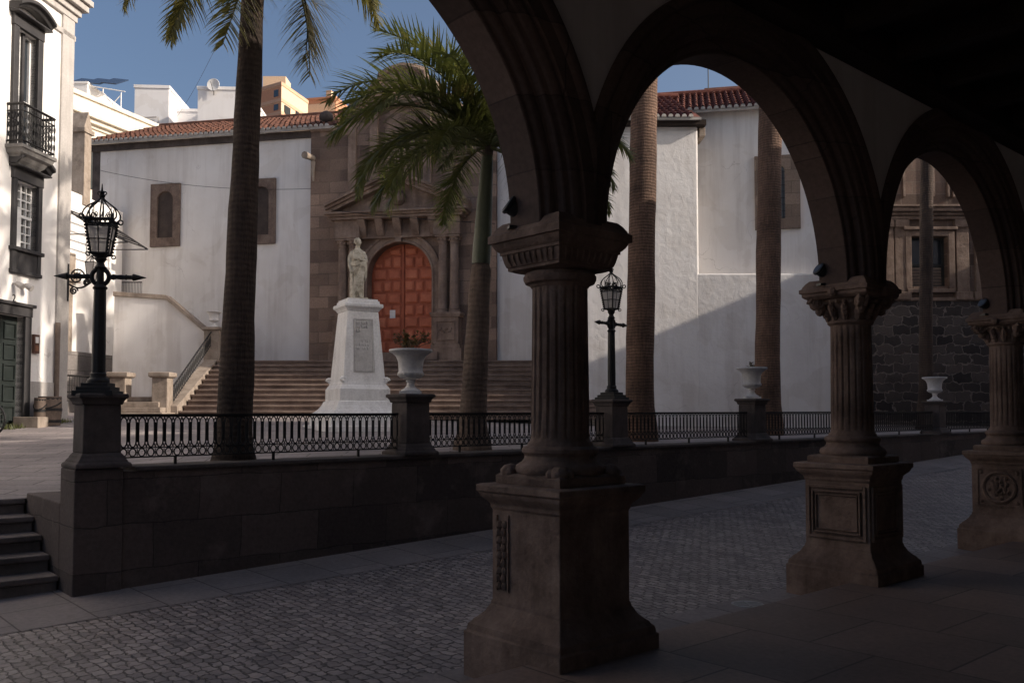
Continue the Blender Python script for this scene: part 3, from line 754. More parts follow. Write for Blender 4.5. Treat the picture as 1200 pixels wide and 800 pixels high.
def palm(label, base, crown, r0, r1, bark, fronds, L, shaft=None, bulge=0.0, cut_rings=()):
    base = Vector(base); crown = Vector(crown)
    t = thing('palm_tree', label, 'palm', base, 0, 'palms along the plaza wall')
    d = crown - base; m = MB(); N = 34; rs = []
    for i in range(N + 1):
        k = i / N; p = Vector((d.x * k ** 1.15, d.y * k, d.z * k))
        r = r0 + (r1 - r0) * k ** .8 + (.10 * max(0, 1 - k * 14)) * 1.0 + bulge * math.sin(math.pi * min(1, k * 1.4)) * .5
        r *= 1 + .014 * math.sin(i * 2.3) + .02 * math.sin(i * .7 + base.x)
        if shaft: r = min(r, r0 + (r1 - r0) * k ** .8 + .1 * max(0, 1 - k * 14)) * (1 if k < 1 - shaft / d.z else .7)
        rs.append([(p.x + r * math.cos(a) * (1 + .02 * math.sin(3 * a + i)), p.y + r * math.sin(a), p.z - (.15 if i == 0 else 0)) for a in lin(0, 2 * math.pi, 25)[:-1]])
    m.rings(rs); m.build('trunk', bark, t, smooth=60)
    if shaft:
        m = MB(); H = shaft
        m.rings([[(d.x * 1.0 - d.x * (1 - q) * H / d.z * .0 + d.x * (-(1 - q) * H / d.z) * 1.15 + r * math.cos(a), d.y - d.y * (1 - q) * H / d.z + r * math.sin(a), d.z - H * (1 - q)) for a in lin(0, 2 * math.pi, 21)[:-1]] for q, r in ((-.02, r1 * 1.2), (.02, r1 * 1.22), (.15, r1 * 1.2), (.5, r1 * 1.02), (.85, r1 * .8), (1.0, r1 * .6), (1.06, r1 * .3))])
        m.build('crown_shaft', 'crown_shaft', t, smooth=60)
    for (az, kind, sc, tilt) in fronds:
        o = dup(FR[kind], parent=t); o.name = 'frond'
        o.location = d + Vector((0, 0, -.03)); o.rotation_mode = 'XYZ'
        o.rotation_euler = (R(tilt), 0, R(az)); o.scale = (sc, sc, sc)
        USED.add(kind)
    return t
USED = set()
for nm, a0, a1, hang, pw, se in (('up', 74, 8, .16, 1.6, 1), ('arch', 48, -62, .20, 1.15, 2), ('side', 20, -72, .24, .85, 3), ('hang', -8, -86, .26, .6, 4), ('arch2', 58, -40, .18, 1.3, 5), ('side2', 32, -78, .22, 1.0, 6)):
    FR[nm] = frond_mesh('frond', 2.45, R(a0), R(a1), 76, .62, hang * .5, se, pw)
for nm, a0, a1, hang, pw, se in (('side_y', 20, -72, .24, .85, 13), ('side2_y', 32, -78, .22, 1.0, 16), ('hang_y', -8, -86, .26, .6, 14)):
    FR[nm] = frond_mesh('frond', 2.45, R(a0), R(a1), 80, .66, hang * .6, se, pw, 'sunlit_toned_leaf')
P1b = at(273, 540, 10.45); P1b.z = plaza_at(P1b.x, P1b.y); P1c = at(299, -62, 10.45)
palm('nearest palm, thick dark ringed trunk behind the railing by the big street lamp', P1b, P1c, .225, .125, 'palm_bark',
     [(-136, 'hang_y', .72, 0), (-150, 'side_y', .80, 8), (178, 'side2_y', .85, -5), (150, 'arch', .8, 0), (-106, 'hang_y', .80, -8), (-118, 'side_y', .66, 0), (-46, 'hang_y', 1.02, 6), (-33, 'hang_y', .94, -4), (-44, 'side_y', .88, 0), (-66, 'side2_y', .84, 6), (-70, 'hang_y', .92, -6),
      (5, 'side_y', .74, -10), (30, 'side2_y', .8, 0), (40, 'arch', .9, 0), (75, 'arch2', .9, 0), (110, 'arch', .9, 0), (-75, 'up', .9, 0), (20, 'up', .9, 0), (140, 'up', .9, 0)], 2.4)
P2b = at(553, 528, 13.2); P2b.z = plaza_at(P2b.x, P2b.y); P2c = at(572, 172, 13.2)
palm('short palm with green upper stem and full feathery crown, right of the monument', P2b, P2c, .225, .115, 'pale_bark',
     [(186, 'arch', 1.12, 0), (172, 'arch2', 1.22, -8), (-165, 'side2', 1.00, 0), (-150, 'arch', 1.15, 8), (-136, 'side', 0.89, 0), (-122, 'side2', 0.74, 0), (-108, 'side', 0.64, -14), (158, 'up', 1.08, 0), (-158, 'up', 1.08, 12), (-92, 'arch2', 0.95, 0), (-72, 'side2', 0.86, 0),
      (-45, 'side', 0.94, 0), (-22, 'side2', 0.98, 0), (3, 'arch', 1.08, 0), (28, 'arch2', 1.08, 0), (60, 'arch', 0.99, 0), (100, 'arch2', 1.08, 0), (135, 'arch', 1.12, 0), (-60, 'up', 0.90, 0), (80, 'up', 0.90, 0), (-130, 'arch2', 1.08, 5), (0, 'side', 0.94, 0), (-14, 'hang', 0.86, 8), (-178, 'side', 0.90, 6), (145, 'side2', 0.98, 0), (120, 'side', 0.90, 0), (-52, 'hang', 0.95, 4), (-34, 'side', 0.98, 0), (-85, 'up', 1.00, 6), (-142, 'arch', 1.05, -6), (-105, 'arch2', 0.95, 6), (-176, 'side2', 1.00, -10), (-128, 'hang', 0.68, 0), (-28, 'hang', 0.90, 0)], 2.45, shaft=1.75)
P3b = at(749, 520, 16.5); P3b.z = plaza_at(P3b.x, P3b.y); P3c = at(760, -140, 16.5)
big = [(a, ('arch', 'side', 'arch2', 'side2', 'hang', 'up')[i % 6], 1.0 + .12 * (i % 3), (i * 7) % 15 - 7) for i, a in enumerate(range(0, 360, 17))]
palm('tall palm with a rough brown trunk just right of the nearest column', P3b, P3c, .27, .235, 'brown_bark', big, 2.4)
P4b = at(899, 512, 20); P4b.z = plaza_at(P4b.x, P4b.y); P4c = at(906, -90, 20)
palm('tall palm with a rough brown trunk behind a white urn, left of the middle column', P4b, P4c, .285, .25, 'brown_bark', [(a + 9, k, s * 1.05, t) for a, k, s, t in big], 2.4)
P5b = at(1085, 498, 25.5); P5b.z = plaza_at(P5b.x, P5b.y); P5c = at(1089, -160, 25.5)
palm('slim dark far palm standing right in front of the stone tower window', P5b, P5c, .19, .165, 'palm_bark', [(a + 4, k, s * .9, t) for a, k, s, t in big], 2.4)
for k in list(FR):
    me_ = FR[k]; bpy.data.objects.remove(me_)

# ================================================================ monument
MD = 20.5
mb = at(418.5, 504, MD); mb.z = plaza_at(mb.x, mb.y); MZ = mb.z
PW = lambda px: px / F_PX * MD
HM = at(421, 352, MD).z - MZ
mon = thing('monument_pedestal', 'tall white marble monument pedestal with stepped base and carved front panel', 'monument', mb)
MROT = R(28)
def mloc(m): m.v = [(x * math.cos(MROT) - y * math.sin(MROT), x * math.sin(MROT) + y * math.cos(MROT), z) for x, y, z in m.v]
m = MB(); m.squares(0, 0, [(1.02, -.14), (1.02, .09), (.88, .095), (.88, .33), (.87, .35), (.80, .40), (.72, .47), (.66, .56), (.625, .64), (.59, .66), (.59, .93), (.575, .945), (.55, .99), (.525, 1.02), (.51, 1.08)]); mloc(m); m.build('base', 'light_marble', mon, bevel=.008)
m = MB(); m.squares(0, 0, [(.508, 1.07), (.50, 1.12), (.372, HM - .32), (.366, HM - .29)]); mloc(m); m.build('shaft', 'light_marble', mon, bevel=.012)
for sx in (-1, 1):
    for sy in (-1, 1):
        m = MB(); m.tube([(sx * (.50 + .07 * (1 - j / 16) * math.cos(j * .6)), sy * (.50 + .07 * (1 - j / 16) * math.cos(j * .6)), 1.12 + .07 * (1 - j / 16) * math.sin(j * .6)) for j in range(15)], .035, 6)
        mloc(m); m.build('corner_scroll', 'light_marble', mon, smooth=50)
m = MB(); m.squares(0, 0, [(.36, HM - .295), (.385, HM - .28), (.39, HM - .26), (.415, HM - .23), (.45, HM - .20), (.46, HM - .185), (.46, HM - .13), (.445, HM - .115), (.395, HM - .11), (.39, HM - .045), (.36, HM - .04), (.36, HM)]); mloc(m); m.build('cap', 'light_marble', mon, bevel=.006)
mottled('panel_marble', [(.38, .36, .345), (.48, .46, .44), (.56, .54, .52)], 4, 30, .6, .3, .008)
m = MB(); z0, z1 = 1.30, HM - .46
def face(u, z, o): hh = .50 + (.372 - .50) * (z - 1.12) / (HM - .32 - 1.12); return (u, -hh - o, z)
m.add([face(-.25, z0, .012), face(.25, z0, .012), face(.23, z1, .012), face(-.23, z1, .012), face(-.25, z0, -.05), face(.25, z0, -.05), face(.23, z1, -.05), face(-.23, z1, -.05)], [(0, 1, 2, 3), (0, 4, 5, 1), (1, 5, 6, 2), (2, 6, 7, 3), (3, 7, 4, 0)])
for i in range(26):
    uu = -.17 + .07 * (i % 5) + random.uniform(-.02, .02); zz = z1 - .10 - (i // 5) * .085
    if i < 12: m.ball(face(uu * .8, zz, .008), .035, 6, 1.4)
    else: m.ball(face(uu, zz - .25, .006), .022, 6, 2.2)
m.tube([face(-.21, z0 + .03, .014), face(.21, z0 + .03, .014), face(.21, z1 - .03, .014), face(-.21, z1 - .03, .014)], .012, 4, True)
mloc(m); m.build('carved_panel', 'panel_marble', mon, smooth=40)
# statue: robed standing figure, one hand at the chest holding the cloak, head tipped forward
SH = at(424, 281, MD).z - at(424, 352, MD).z
def statue():
    k = SH / 1.80; m = MB()
    def ell(cx, cy, a, b, z, fold=0.0, ph=0.0, n=72):
        return [(cx + a * (1 + fold * 1.5 * math.sin(9 * th + ph) + fold * .9 * math.sin(5 * th - ph * 1.7 + z * 3)) * math.cos(th), cy + b * (1 + fold * 1.5 * math.sin(9 * th + ph) + fold * .8 * math.sin(5 * th + z * 4)) * math.sin(th), z) for th in lin(0, 2 * math.pi, n + 1)[:-1]]
    body = [(.0, .02, .185, .165, 0.0, .06), (.0, .02, .18, .16, .12, .07), (.01, .01, .172, .155, .32, .07), (.02, .0, .178, .155, .55, .06), (.03, .0, .19, .155, .78, .05), (.03, 0, .195, .15, .95, .045), (.02, .0, .178, .135, 1.08, .04), (.01, 0, .185, .135, 1.18, .03), (.0, .0, .205, .135, 1.28, .02), (.0, .005, .205, .12, 1.36, .015), (0, .01, .165, .10, 1.43, .01), (0, .01, .105, .085, 1.47, .005), (0, .0, .066, .068, 1.51, 0), (.0, -.015, .062, .066, 1.57, 0)]
    m.rings([ell(c, y, a, b, z, f, z * 4) for c, y, a, b, z, f in body])
    # head turned a little towards the raised hand, chin lowered
    def hd(x, y, z):
        c_, s_ = math.cos(.35), math.sin(.35); y, z = y * math.cos(.22) - z * math.sin(.22), y * math.sin(.22) + z * math.cos(.22)
        return (x * c_ - y * s_ + .005, x * s_ + y * c_ - .025, z + 1.675)
    rs = []
    for i in range(13):
        th = math.pi * i / 12; z = -math.cos(th) * .132; r = math.sin(th)
        rs.append([hd(.085 * r * math.cos(a) * (1 - .22 * max(0, -z) / .13), .105 * r * math.sin(a) - (.012 if z < 0 else 0), z) for a in lin(0, 2 * math.pi, 25)[:-1]])
    m.rings(rs)
    m.tube([hd(0, -.098, .035), hd(0, -.122, -.015), hd(0, -.108, -.03)], [.012, .019, .012], 8)
    m.ball(hd(0, -.10, -.098), .026, 8, .8); m.tube([hd(-.03, -.098, -.058), hd(0, -.112, -.055), hd(.03, -.098, -.058)], .009, 6)
    for q in (-1, 1):
        m.tube([hd(q * .018, -.100, .038), hd(q * .045, -.090, .042), hd(q * .068, -.065, .03)], .011, 6); m.ball(hd(q * .034, -.088, .015), .014, 6, .7); m.ball(hd(q * .088, -.0, -.005), .022, 6, 1.5)
    m.ball(hd(0, .03, .045), .102, 12, .9)
    for i in range(14): m.ball(hd(.088 * math.cos(i * .45), .03 + .095 * math.sin(i * .45), .03 + .05 * math.sin(i * 1.9)), .03, 6)
    # hanging arm and arm bent across the waist
    m.ball((-.165, .01, 1.345), .078, 10); m.ball((.165, .01, 1.345), .078, 10)
    m.tube([(-.15, .01, 1.35), (-.205, .01, 1.27), (-.235, .01, 1.12), (-.235, -.03, .98), (-.215, -.08, .86)], [.065, .072, .06, .048, .033], 12)
    m.tube([(.15, .01, 1.35), (.21, .01, 1.26), (.245, -.02, 1.12), (.19, -.13, 1.10), (.10, -.175, 1.13)], [.065, .072, .062, .05, .034], 12)
    for (hx, hy, hz, dx, dz) in ((-.208, -.095, .82, .1, -1), (.07, -.185, 1.14, -.9, .2)):
        m.ball((hx, hy, hz), .038, 8, 1.2)
        for j in range(4):
            ox, oz = (j - 1.5) * .015 * abs(dz), (j - 1.5) * .015 * abs(dx); L_ = (.9, 1.05, 1.0, .8)[j]
            m.tube([(hx + dx * .02 + ox, hy - .004, hz + dz * .02 + oz), (hx + dx * .055 * L_ + ox, hy - .014, hz + dz * .055 * L_ + oz), (hx + dx * .085 * L_ + ox, hy + .006, hz + dz * .085 * L_ + oz)], .0095, 6)
        m.tube([(hx + .022, hy, hz), (hx + .040, hy - .014, hz + dz * .03), (hx + .038, hy - .02, hz + dz * .055)], .011, 6)
    # tunic folds on the chest, sash round the waist, cloak falling in a fan from the hand to the far foot
    for i in range(6):
        x = -.125 + .05 * i; m.tube([(x * 1.1, -.085, 1.42), (x, -.135, 1.28), (x * .9 + .01, -.145, 1.14)], [.010, .018, .020], 8)
    for i in range(4): m.tube([(-.185, -.06, 1.10 - .035 * i), (-.06, -.155, 1.07 - .035 * i), (.06, -.165, 1.10 - .03 * i), (.20, -.10, 1.16 - .03 * i)], .024, 8)
    for i, (x, y, z) in enumerate(((-.18, -.10, .03), (-.13, -.15, .03), (-.08, -.18, .03), (-.02, -.185, .03), (.03, -.18, .10), (.08, -.17, .22), (.13, -.14, .34))):
        m.tube([(.13 + .012 * i, -.16, 1.08), (.06 + .022 * i, -.185, .80), ((x + .05) * .8, -.185, .45 + z * .5), (x, y, z)], [.022, .026, .026, .018], 8)
    for i in range(3): m.tube([(.20 + .02 * i, -.09 + .04 * i, 1.14), (.225 + .012 * i, -.09 + .04 * i, .85), (.215 + .02 * i, -.08 + .04 * i, .52 + .05 * i)], [.035, .04, .016], 8)
    for i in range(4): m.tube([(-.21 + .02 * i, .02 - .03 * i, .98), (-.20 + .02 * i, .0 - .035 * i, .5), (-.20 + .02 * i, -.01 - .035 * i, .04)], [.014, .024, .028], 8)
    m.tube([(-.09, -.15, .035), (-.115, -.235, .03)], [.045, .03], 8); m.tube([(.08, -.12, .035), (.10, -.20, .03)], [.045, .03], 8)
    m.box(-.30, .30, -.26, .26, -.05, .012)
    a = R(14)
    m.v = [((x * math.cos(a) - y * math.sin(a)) * k, (x * math.sin(a) + y * math.cos(a)) * k, z * k) for x, y, z in m.v]
    o = m.build('statue', 'statue_stone')
    r = o.modifiers.new('skin', 'REMESH'); r.mode = 'VOXEL'; r.voxel_size = .0085; r.use_smooth_shade = True
    return o
so = statue(); so.location = mb + Vector((-.02, 0, HM + .035)); tag(so, 'weathered stone statue of a robed person gathering the cloak, on the white pedestal', 'statue')

# ================================================================ church
chu = thing('church', 'long white church with dark carved stone portal, red arched door and tiled roof', 'church', CH(0, 0, 1.5))
def cu(px, py=300, v=0.0): return CH.hit(px, py, v)[0]
def cz(px, py, v=0.0): return CH.hit(px, py, v)[1]
uL, uP0, uP1, uR = cu(107), cu(366), cu(579), cu(745)
EZ = cz(200, 172)                                              # eaves
m = MB(CH); m.box(uL, uP0 + .3, -.9, 0, .5, EZ); m.build('nave_wall', 'white_wall', chu)
m = MB(CH); m.box(uP1 - .3, cu(680), -.9, 0, .5, EZ + .3); m.build('side_wall', 'white_wall', chu)
m = MB(CH); m.box(uL - .02, uL + .30, -.9, .012, .5, EZ); m.build('quoin', 'dark_stone', chu, bevel=.01)
m = MB(CH); m.box(uL - .05, uP0, -.5, .10, EZ - .02, EZ + .22); m.build('eaves_band', 'dark_stone', chu)
def tiles(name, F, u0, u1, v_eave, z_eave, run, pitch, mat, parent, hip=0.0, scallop=True):
    """barrel-tile roof slope: rises backwards (v falling) from its eave"""
    m = MB(F); step = .20; nu = int((u1 - u0) / step); rows = max(2, int(run / math.cos(pitch) / .42)); rl = run / rows
    prof = [(0, .0), (.10, .05), (.22, .085), (.36, .10), (.5, .085), (.60, .045), (.66, 0), (.75, -.025), (.88, -.03)]
    us = [(i + f, h) for i in range(nu) for f, h in prof]
    rnd = random.Random(int(abs(u0 * 10)))
    jit = [[rnd.uniform(-.012, .012) for _ in range(nu + 1)] for _ in range(rows)]
    vs = []; fs = []; W = len(us)
    for r in range(rows):
        for e in (0, 1):
            for (uu, h) in us:
                v = v_eave - rl * (r + e) + (.03 if e == 0 else 0); z = z_eave + (v_eave - v) * math.tan(pitch) + h + (.035 if e == 0 else 0) + jit[r][int(uu)]
                k = (r + e) / rows
                vs.append((u0 + uu * step + hip * k * (1 - uu / nu), v, z))
    for r in range(rows * 2 - 1):
        for j in range(W - 1): a = r * W + j; fs.append((a, a + 1, a + 1 + W, a + W))
    m.add(vs, fs); o = m.build(name, mat, parent, smooth=60)
    m = MB(F); m.add([(u0, v_eave, z_eave - .03), (u1, v_eave, z_eave - .03), (u1, v_eave - run, z_eave - .03 + run * math.tan(pitch)), (u0 + hip, v_eave - run, z_eave - .03 + run * math.tan(pitch))], [(0, 1, 2, 3)])
    m.tube([(u0 + hip, v_eave - run, z_eave + run * math.tan(pitch) + .05), (u1, v_eave - run, z_eave + run * math.tan(pitch) + .05)], .13, 10)
    m.build('ridge', mat, o)
    if scallop:
        m = MB(F)
        for i in range(nu):
            c = u0 + (i + .36) * step
            m.rings([[(c + .07 * math.cos(a), v, z_eave + .0 + .07 * math.sin(a)) for a in lin(-.35, math.pi + .35, 9)] for v in (v_eave - .08, v_eave + .055)])
        m.box(u0, u1, v_eave - .08, v_eave + .02, z_eave - .10, z_eave - .02)
        m.build('eaves_edge', 'eaves_lime', o)
    return o
tiles('roof', CH, uL - .1, uP0 + .9, .30, EZ + .28, 3.1, R(25), 'roof_tile', chu, hip=1.0)

# small dark stone framed windows in the nave wall
def niche(F, parent, u0, u1, z0, z1, v, frame_mat, arch_w, back='old_timber', name='window'):
    c = (u0 + u1) / 2; hw = arch_w / 2; sp_ = z1 - (z1 - z0) * .12 - hw
    m = MB(F); us = sorted(set([u0, c - hw - .001, u1, c + hw + .001] + [c - hw * math.cos(math.pi * i / 16) for i in range(17)]))
    zb = z0 + (z1 - z0) * .14
    m.strip(us, lambda u: (sp_ + math.sqrt(max(0, hw * hw - (u - c) ** 2))) if abs(u - c) <= hw else zb, lambda u: z1, v - .05, v + .10)
    m.box(u0, u1, v - .05, v + .10, z0, zb)
    o = m.build(name, frame_mat, parent)
    m = MB(F); m.box(c - hw - .02, c + hw + .02, v - .04, v + .015, zb - .02, sp_ + hw + .02); m.build('pane', back, o)
    return o
mottled('niche_back', [(.045, .034, .03), (.08, .06, .052)], 3, 20, .85, .3, .01)
for a, b, c_, d, mt in ((177, 211, 217, 290, 'niche_back'), (290, 323, 211, 287, 'niche_back')):
    niche(CH, chu, cu(a), cu(b), cz(a, d), cz(a, c_), 0.0, 'niche_frame', (cu(b) - cu(a)) * .56, mt)

# stone portal: curved gable outline with a big arched doorway
dC = (cu(433.5) + cu(508.5)) / 2; dHW = (cu(508.5) - cu(433.5)) / 2
dB, dT = cz(470, 413), cz(470, 285); dS = dT - dHW
pT = [(366, 153), (399, 153), (401, 147), (406, 138), (411, 131), (412, 124), (428, 123), (431, 113), (437, 104), (445, 99), (446, 90), (458, 84), (472, 80)]
ptop = [(cu(x), cz(x, y)) for x, y in pT]; cx_ = ptop[-1][0]
ptop += [(2 * cx_ - u, z) for u, z in reversed(ptop[:-1])]
def gab(u):
    for (a, za), (b, zb) in zip(ptop, ptop[1:]):
        if a <= u <= b: return za + (zb - za) * (u - a) / max(1e-6, b - a)
    return ptop[0][1]
us = sorted(set([u for u, z in ptop] + [dC - dHW - .002, dC + dHW + .002] + [dC - dHW * math.cos(math.pi * i / 30) for i in range(31)]))
m = MB(CH)
m.strip(us, lambda u: (dS + math.sqrt(max(0, dHW ** 2 - (u - dC) ** 2))) if abs(u - dC) <= dHW else 1.0, gab, -.6, .20)
por = m.build('portal', 'portal_ashlar', chu)
m = MB(CH)                                                    # moulded edge along the gable
m.tube([(u, .20, z - .03) for u, z in ptop], .10, 8); m.tube([(u, .10, z + .04) for u, z in ptop], .12, 8)
m.build('gable_coping', 'portal_stone', por, smooth=50)
for s in (0, 1):
    u = cu(381) if s == 0 else 2 * cx_ - cu(381); z = ptop[0][1]
    m = MB(CH); m.lathe(u, 0, [(.20, z), (.20, z + .08), (.10, z + .12), (.08, z + .22), (.13, z + .25), (.22, z + .34), (.25, z + .44), (.22, z + .55), (.12, z + .62), (.04, z + .66)], 16); m.build('ball_finial', 'dark_stone', por, smooth=50)
m = MB(CH); ud, zd = cu(369), cz(369, 188)
m.tube([(ud, .1, zd + .02), (ud - .04, .45, zd), (ud - .08, .75, zd - .02)], [.10, .11, .13], 8); m.tube([(ud, .2, zd - .1), (ud + .02, .3, zd - .5), (ud + .02, .22, zd - .8)], [.08, .06, .03], 6)
m.build('waterspout', 'tan_stone', por, smooth=50)
# arch ring and keystone
m = MB(CH); rs = []
prf = [(dHW, .19), (dHW, .27), (dHW + .06, .29), (dHW + .10, .26), (dHW + .22, .27), (dHW + .26, .31), (dHW + .33, .31), (dHW + .34, .19)]
path = [(1, cz(470, 411) + .0)] 
for i in range(33):
    th = math.pi * i / 32; rs.append([(dC + r * math.cos(th), v, dS + r * math.sin(th)) for r, v in prf])
rs = [[(dC + r, v, dB) for r, v in prf]] + rs + [[(dC - r, v, dB) for r, v in prf]]
m.rings(rs, True); m.hexa([(dC - .10, .2, dT - .02), (dC + .10, .2, dT - .02), (dC + .10, .40, dT - .02), (dC - .10, .40, dT - .02)], [(dC - .17, .2, dT + .45), (dC + .17, .2, dT + .45), (dC + .17, .42, dT + .45), (dC - .17, .42, dT + .45)])
m.build('door_arch', 'portal_stone', por, smooth=35)
# columns in pairs on pedestals
zc0, zc1 = cz(540, 368), cz(540, 279); zE0, zE1 = zc1 + .02, cz(470, 249, .4)
for px in (401.5, 413.5, 519, 532.5):
    u = cu(px, 320, .45)
    m = MB(CH); r = .155
    m.lathe(u, .45, [(.2, zc0), (.2, zc0 + .06), (.175, zc0 + .09), (.19, zc0 + .13), (r, zc0 + .17), (r * 1.02, zc0 + .8), (r * .88, zc1 - .28), (r * 1.05, zc1 - .27), (r * 1.05, zc1 - .24), (r * .9, zc1 - .23), (r * 1.3, zc1 - .06), (r * 1.35, zc1 - .05)], 24)
    m.squares(u, .45, [(.22, zc1 - .055), (.22, zc1)]); 
    for i in range(8): m.ball((u + .17 * math.cos(i * .785), .45 + .17 * math.sin(i * .785), zc1 - .14), .05, 6)
    m.build('column', 'portal_stone', por, smooth=45)
for a, b in ((394, 421), (508, 541)):
    c = cu((a + b) / 2, 380, .45); hw = .50; zz = cz(540, 412, .45)
    m = MB(CH)
    for h2, z0, z1 in ((.56, zz - .45, zz + .10), (.50, zz + .101, zz + .24), (.44, zz + .241, zc0 - .16), (.50, zc0 - .159, zc0 - .09), (.53, zc0 - .089, zc0)): m.box(c - h2, c + h2, .19, .45 + h2 * .62, z0, z1)
    z0, z1 = zz + .36, zc0 - .28
    for x0, x1, y0, y1 in ((-.33, .33, z0, z0 + .05), (-.33, .33, z1 - .05, z1), (-.33, -.28, z0 + .051, z1 - .051), (.28, .33, z0 + .051, z1 - .051)): m.box(c + x0, c + x1, .70, .755, y0, y1)
    for i in range(9): m.ball((c - .2 + .05 * i, .722, (z0 + z1) / 2 + .06 * math.sin(i * 1.7)), .04, 6)
    m.build('column_pedestal', 'portal_stone', por, bevel=.012)
# entablature with brackets, pediment
eL, eR = cu(384, 252, .6), cu(549, 252, .6); mid = (eL + eR) / 2
m = MB(CH)
for a, b in ((394, 421), (508, 541)):
    c = cu((a + b) / 2, 380, .45); m.box(c - .46, c + .46, .19, .66, zE0, zE1 - .24)
m.box(eL + .3, eR - .3, .19, .42, zE0, zE1 - .25)
m.box(eL + .16, eR - .16, .19, .78, zE1 - .239, zE1 - .14); m.box(eL + .06, eR - .06, .19, .86, zE1 - .139, zE1 - .07); m.box(eL, eR, .19, .94, zE1 - .069, zE1)
ent = m.build('entablature', 'portal_stone', por, bevel=.015)
for i in range(5):
    c = mid + (i - 2) * .62; m = MB(CH)
    m.rings([[(c - .13, .42, z), (c + .13, .42, z), (c + .13, v, z), (c - .13, v, z)] for z, v in ((zE1 - .78, .46), (zE1 - .62, .56), (zE1 - .48, .62), (zE1 - .36, .70), (zE1 - .25, .76))]); m.build('bracket', 'portal_stone', ent, bevel=.01)
zA = cz(468, 205, .6)
m = MB(CH)
for sgn in (-1, 1):
    e = eL if sgn < 0 else eR
    for lo, hi, vv in ((-.20, -.08, .74), (-.081, .02, .84), (.019, .12, .94)):
        m.add([(e, .19, zE1 + lo + .18), (mid, .19, zA + lo), (mid, vv, zA + lo), (e, vv, zE1 + lo + .18), (e, .19, zE1 + hi + .18), (mid, .19, zA + hi), (mid, vv, zA + hi), (e, vv, zE1 + hi + .18)], [(0, 1, 2, 3), (4, 7, 6, 5), (0, 4, 5, 1), (3, 2, 6, 7), (0, 3, 7, 4), (1, 5, 6, 2)])
m.add([(eL + .1, .42, zE1), (eR - .1, .42, zE1), (mid, .42, zA - .1)], [(0, 1, 2)]); m.ball((mid, .43, zE1 + (zA - zE1) * .4), .26, 10)
m.build('pediment', 'portal_stone', por, bevel=.008)
# upper niche with side pilasters above the pediment
m = MB(CH); zu0, zu1 = zA - .25, cz(468, 128)
for s in (-1, 1):
    m.box(mid + s * .95 - .14, mid + s * .95 + .14, .19, .34, zu0 - .5, zu1); m.box(mid + s * .95 - .2, mid + s * .95 + .2, .19, .40, zu1 - .12, zu1 + .02)
    m.box(mid + s * 1.75 - .14, mid + s * 1.75 + .14, .19, .30, zE1 + .4, zu1 - .6)
m.box(mid - 1.3, mid + 1.3, .19, .44, zu1 + .021, zu1 + .2); m.box(mid - .55, mid + .55, .19, .26, zu0 + .2, zu1 - .25); m.build('upper_aedicule', 'portal_stone', por, bevel=.012)
# door: two leaves with raised panels
m = MB(CH); us = sorted([dC - dHW * math.cos(math.pi * i / 30) for i in range(31)])
m.strip(us, lambda u: dB - .05, lambda u: dS + math.sqrt(max(0, dHW ** 2 - (u - dC) ** 2)), -.42, -.20)
door = m.build('door', 'door_wood', chu)
m = MB(CH); H = dT - dB; rows = 9; rh = H / rows; g_ = .045
def inside(u0, u1, z1): return all((u - dC) ** 2 + max(0, z1 - dS) ** 2 < (dHW - .03) ** 2 for u in (u0, u1))
for leaf in (-1, 1):
    x0, x1 = (dC - dHW + .03, dC - .045) if leaf < 0 else (dC + .045, dC + dHW - .03)
    for r in range(rows):
        n = 2 if r % 2 == 0 else 3
        cuts = [x0 + (x1 - x0) * f for f in ((0, .5, 1) if n == 2 else ((0, .42, .62, 1) if leaf < 0 else (0, .38, .58, 1)))]
        if n == 3: cuts = [x0 + (x1 - x0) * f for f in (0, .36, .68, 1)]
        for a, b in zip(cuts, cuts[1:]):
            a2, b2, z0, z1 = a + g_, b - g_, dB + r * rh + g_ * .9, dB + (r + 1) * rh - g_ * .9
            while z1 > z0 + .12 and not inside(a2, b2, z1): z1 -= .03; a2, b2 = (a2 + .012, b2) if leaf < 0 else (a2, b2 - .012)
            if not inside(a2, b2, z1) or b2 - a2 < .08: continue
            i_ = .045
            m.rings([[(a2, -.20, z0), (b2, -.20, z0), (b2, -.20, z1), (a2, -.20, z1)], [(a2, -.165, z0), (b2, -.165, z0), (b2, -.165, z1), (a2, -.165, z1)], [(a2 + i_ * .4, -.158, z0 + i_ * .4), (b2 - i_ * .4, -.158, z0 + i_ * .4), (b2 - i_ * .4, -.158, z1 - i_ * .4), (a2 + i_ * .4, -.158, z1 - i_ * .4)], [(a2 + i_, -.14, z0 + i_), (b2 - i_, -.14, z0 + i_), (b2 - i_, -.14, z1 - i_), (a2 + i_, -.14, z1 - i_)]])
m.build('raised_panels', 'door_panel', door)
m = MB(CH); m.box(dC - .04, dC + .04, -.20, -.15, dB, dT - .02); m.build('meeting_stile', 'door_wood', door)
m = MB(CH); u, z = CH.hit(460, 368, -.13); m.box(u - .10, u + .10, -.138, -.13, z - .14, z + .14); m.build('notice', 'paper', door)
m = MB(CH); m.box(dC - dHW - .4, dC + dHW + .4, -.5, .9, dB - .32, dB - .05); m.build('doorstep', 'step_stone', por, bevel=.01)

# right-hand block of the church: thick rough lower wall with a recessed smooth wall above
RB = Frame((0, 26.0), (1, 0), (0, -1))
def ru(px, v=0): return RB.hit(px, 300, v)[0]
def rz(px, py, v=0): return RB.hit(px, py, v)[1]
x0, xe, x1 = ru(640), ru(819), ru(1010); zL = rz(880, 320); zB = rz(780, 149)
m = MB(RB)
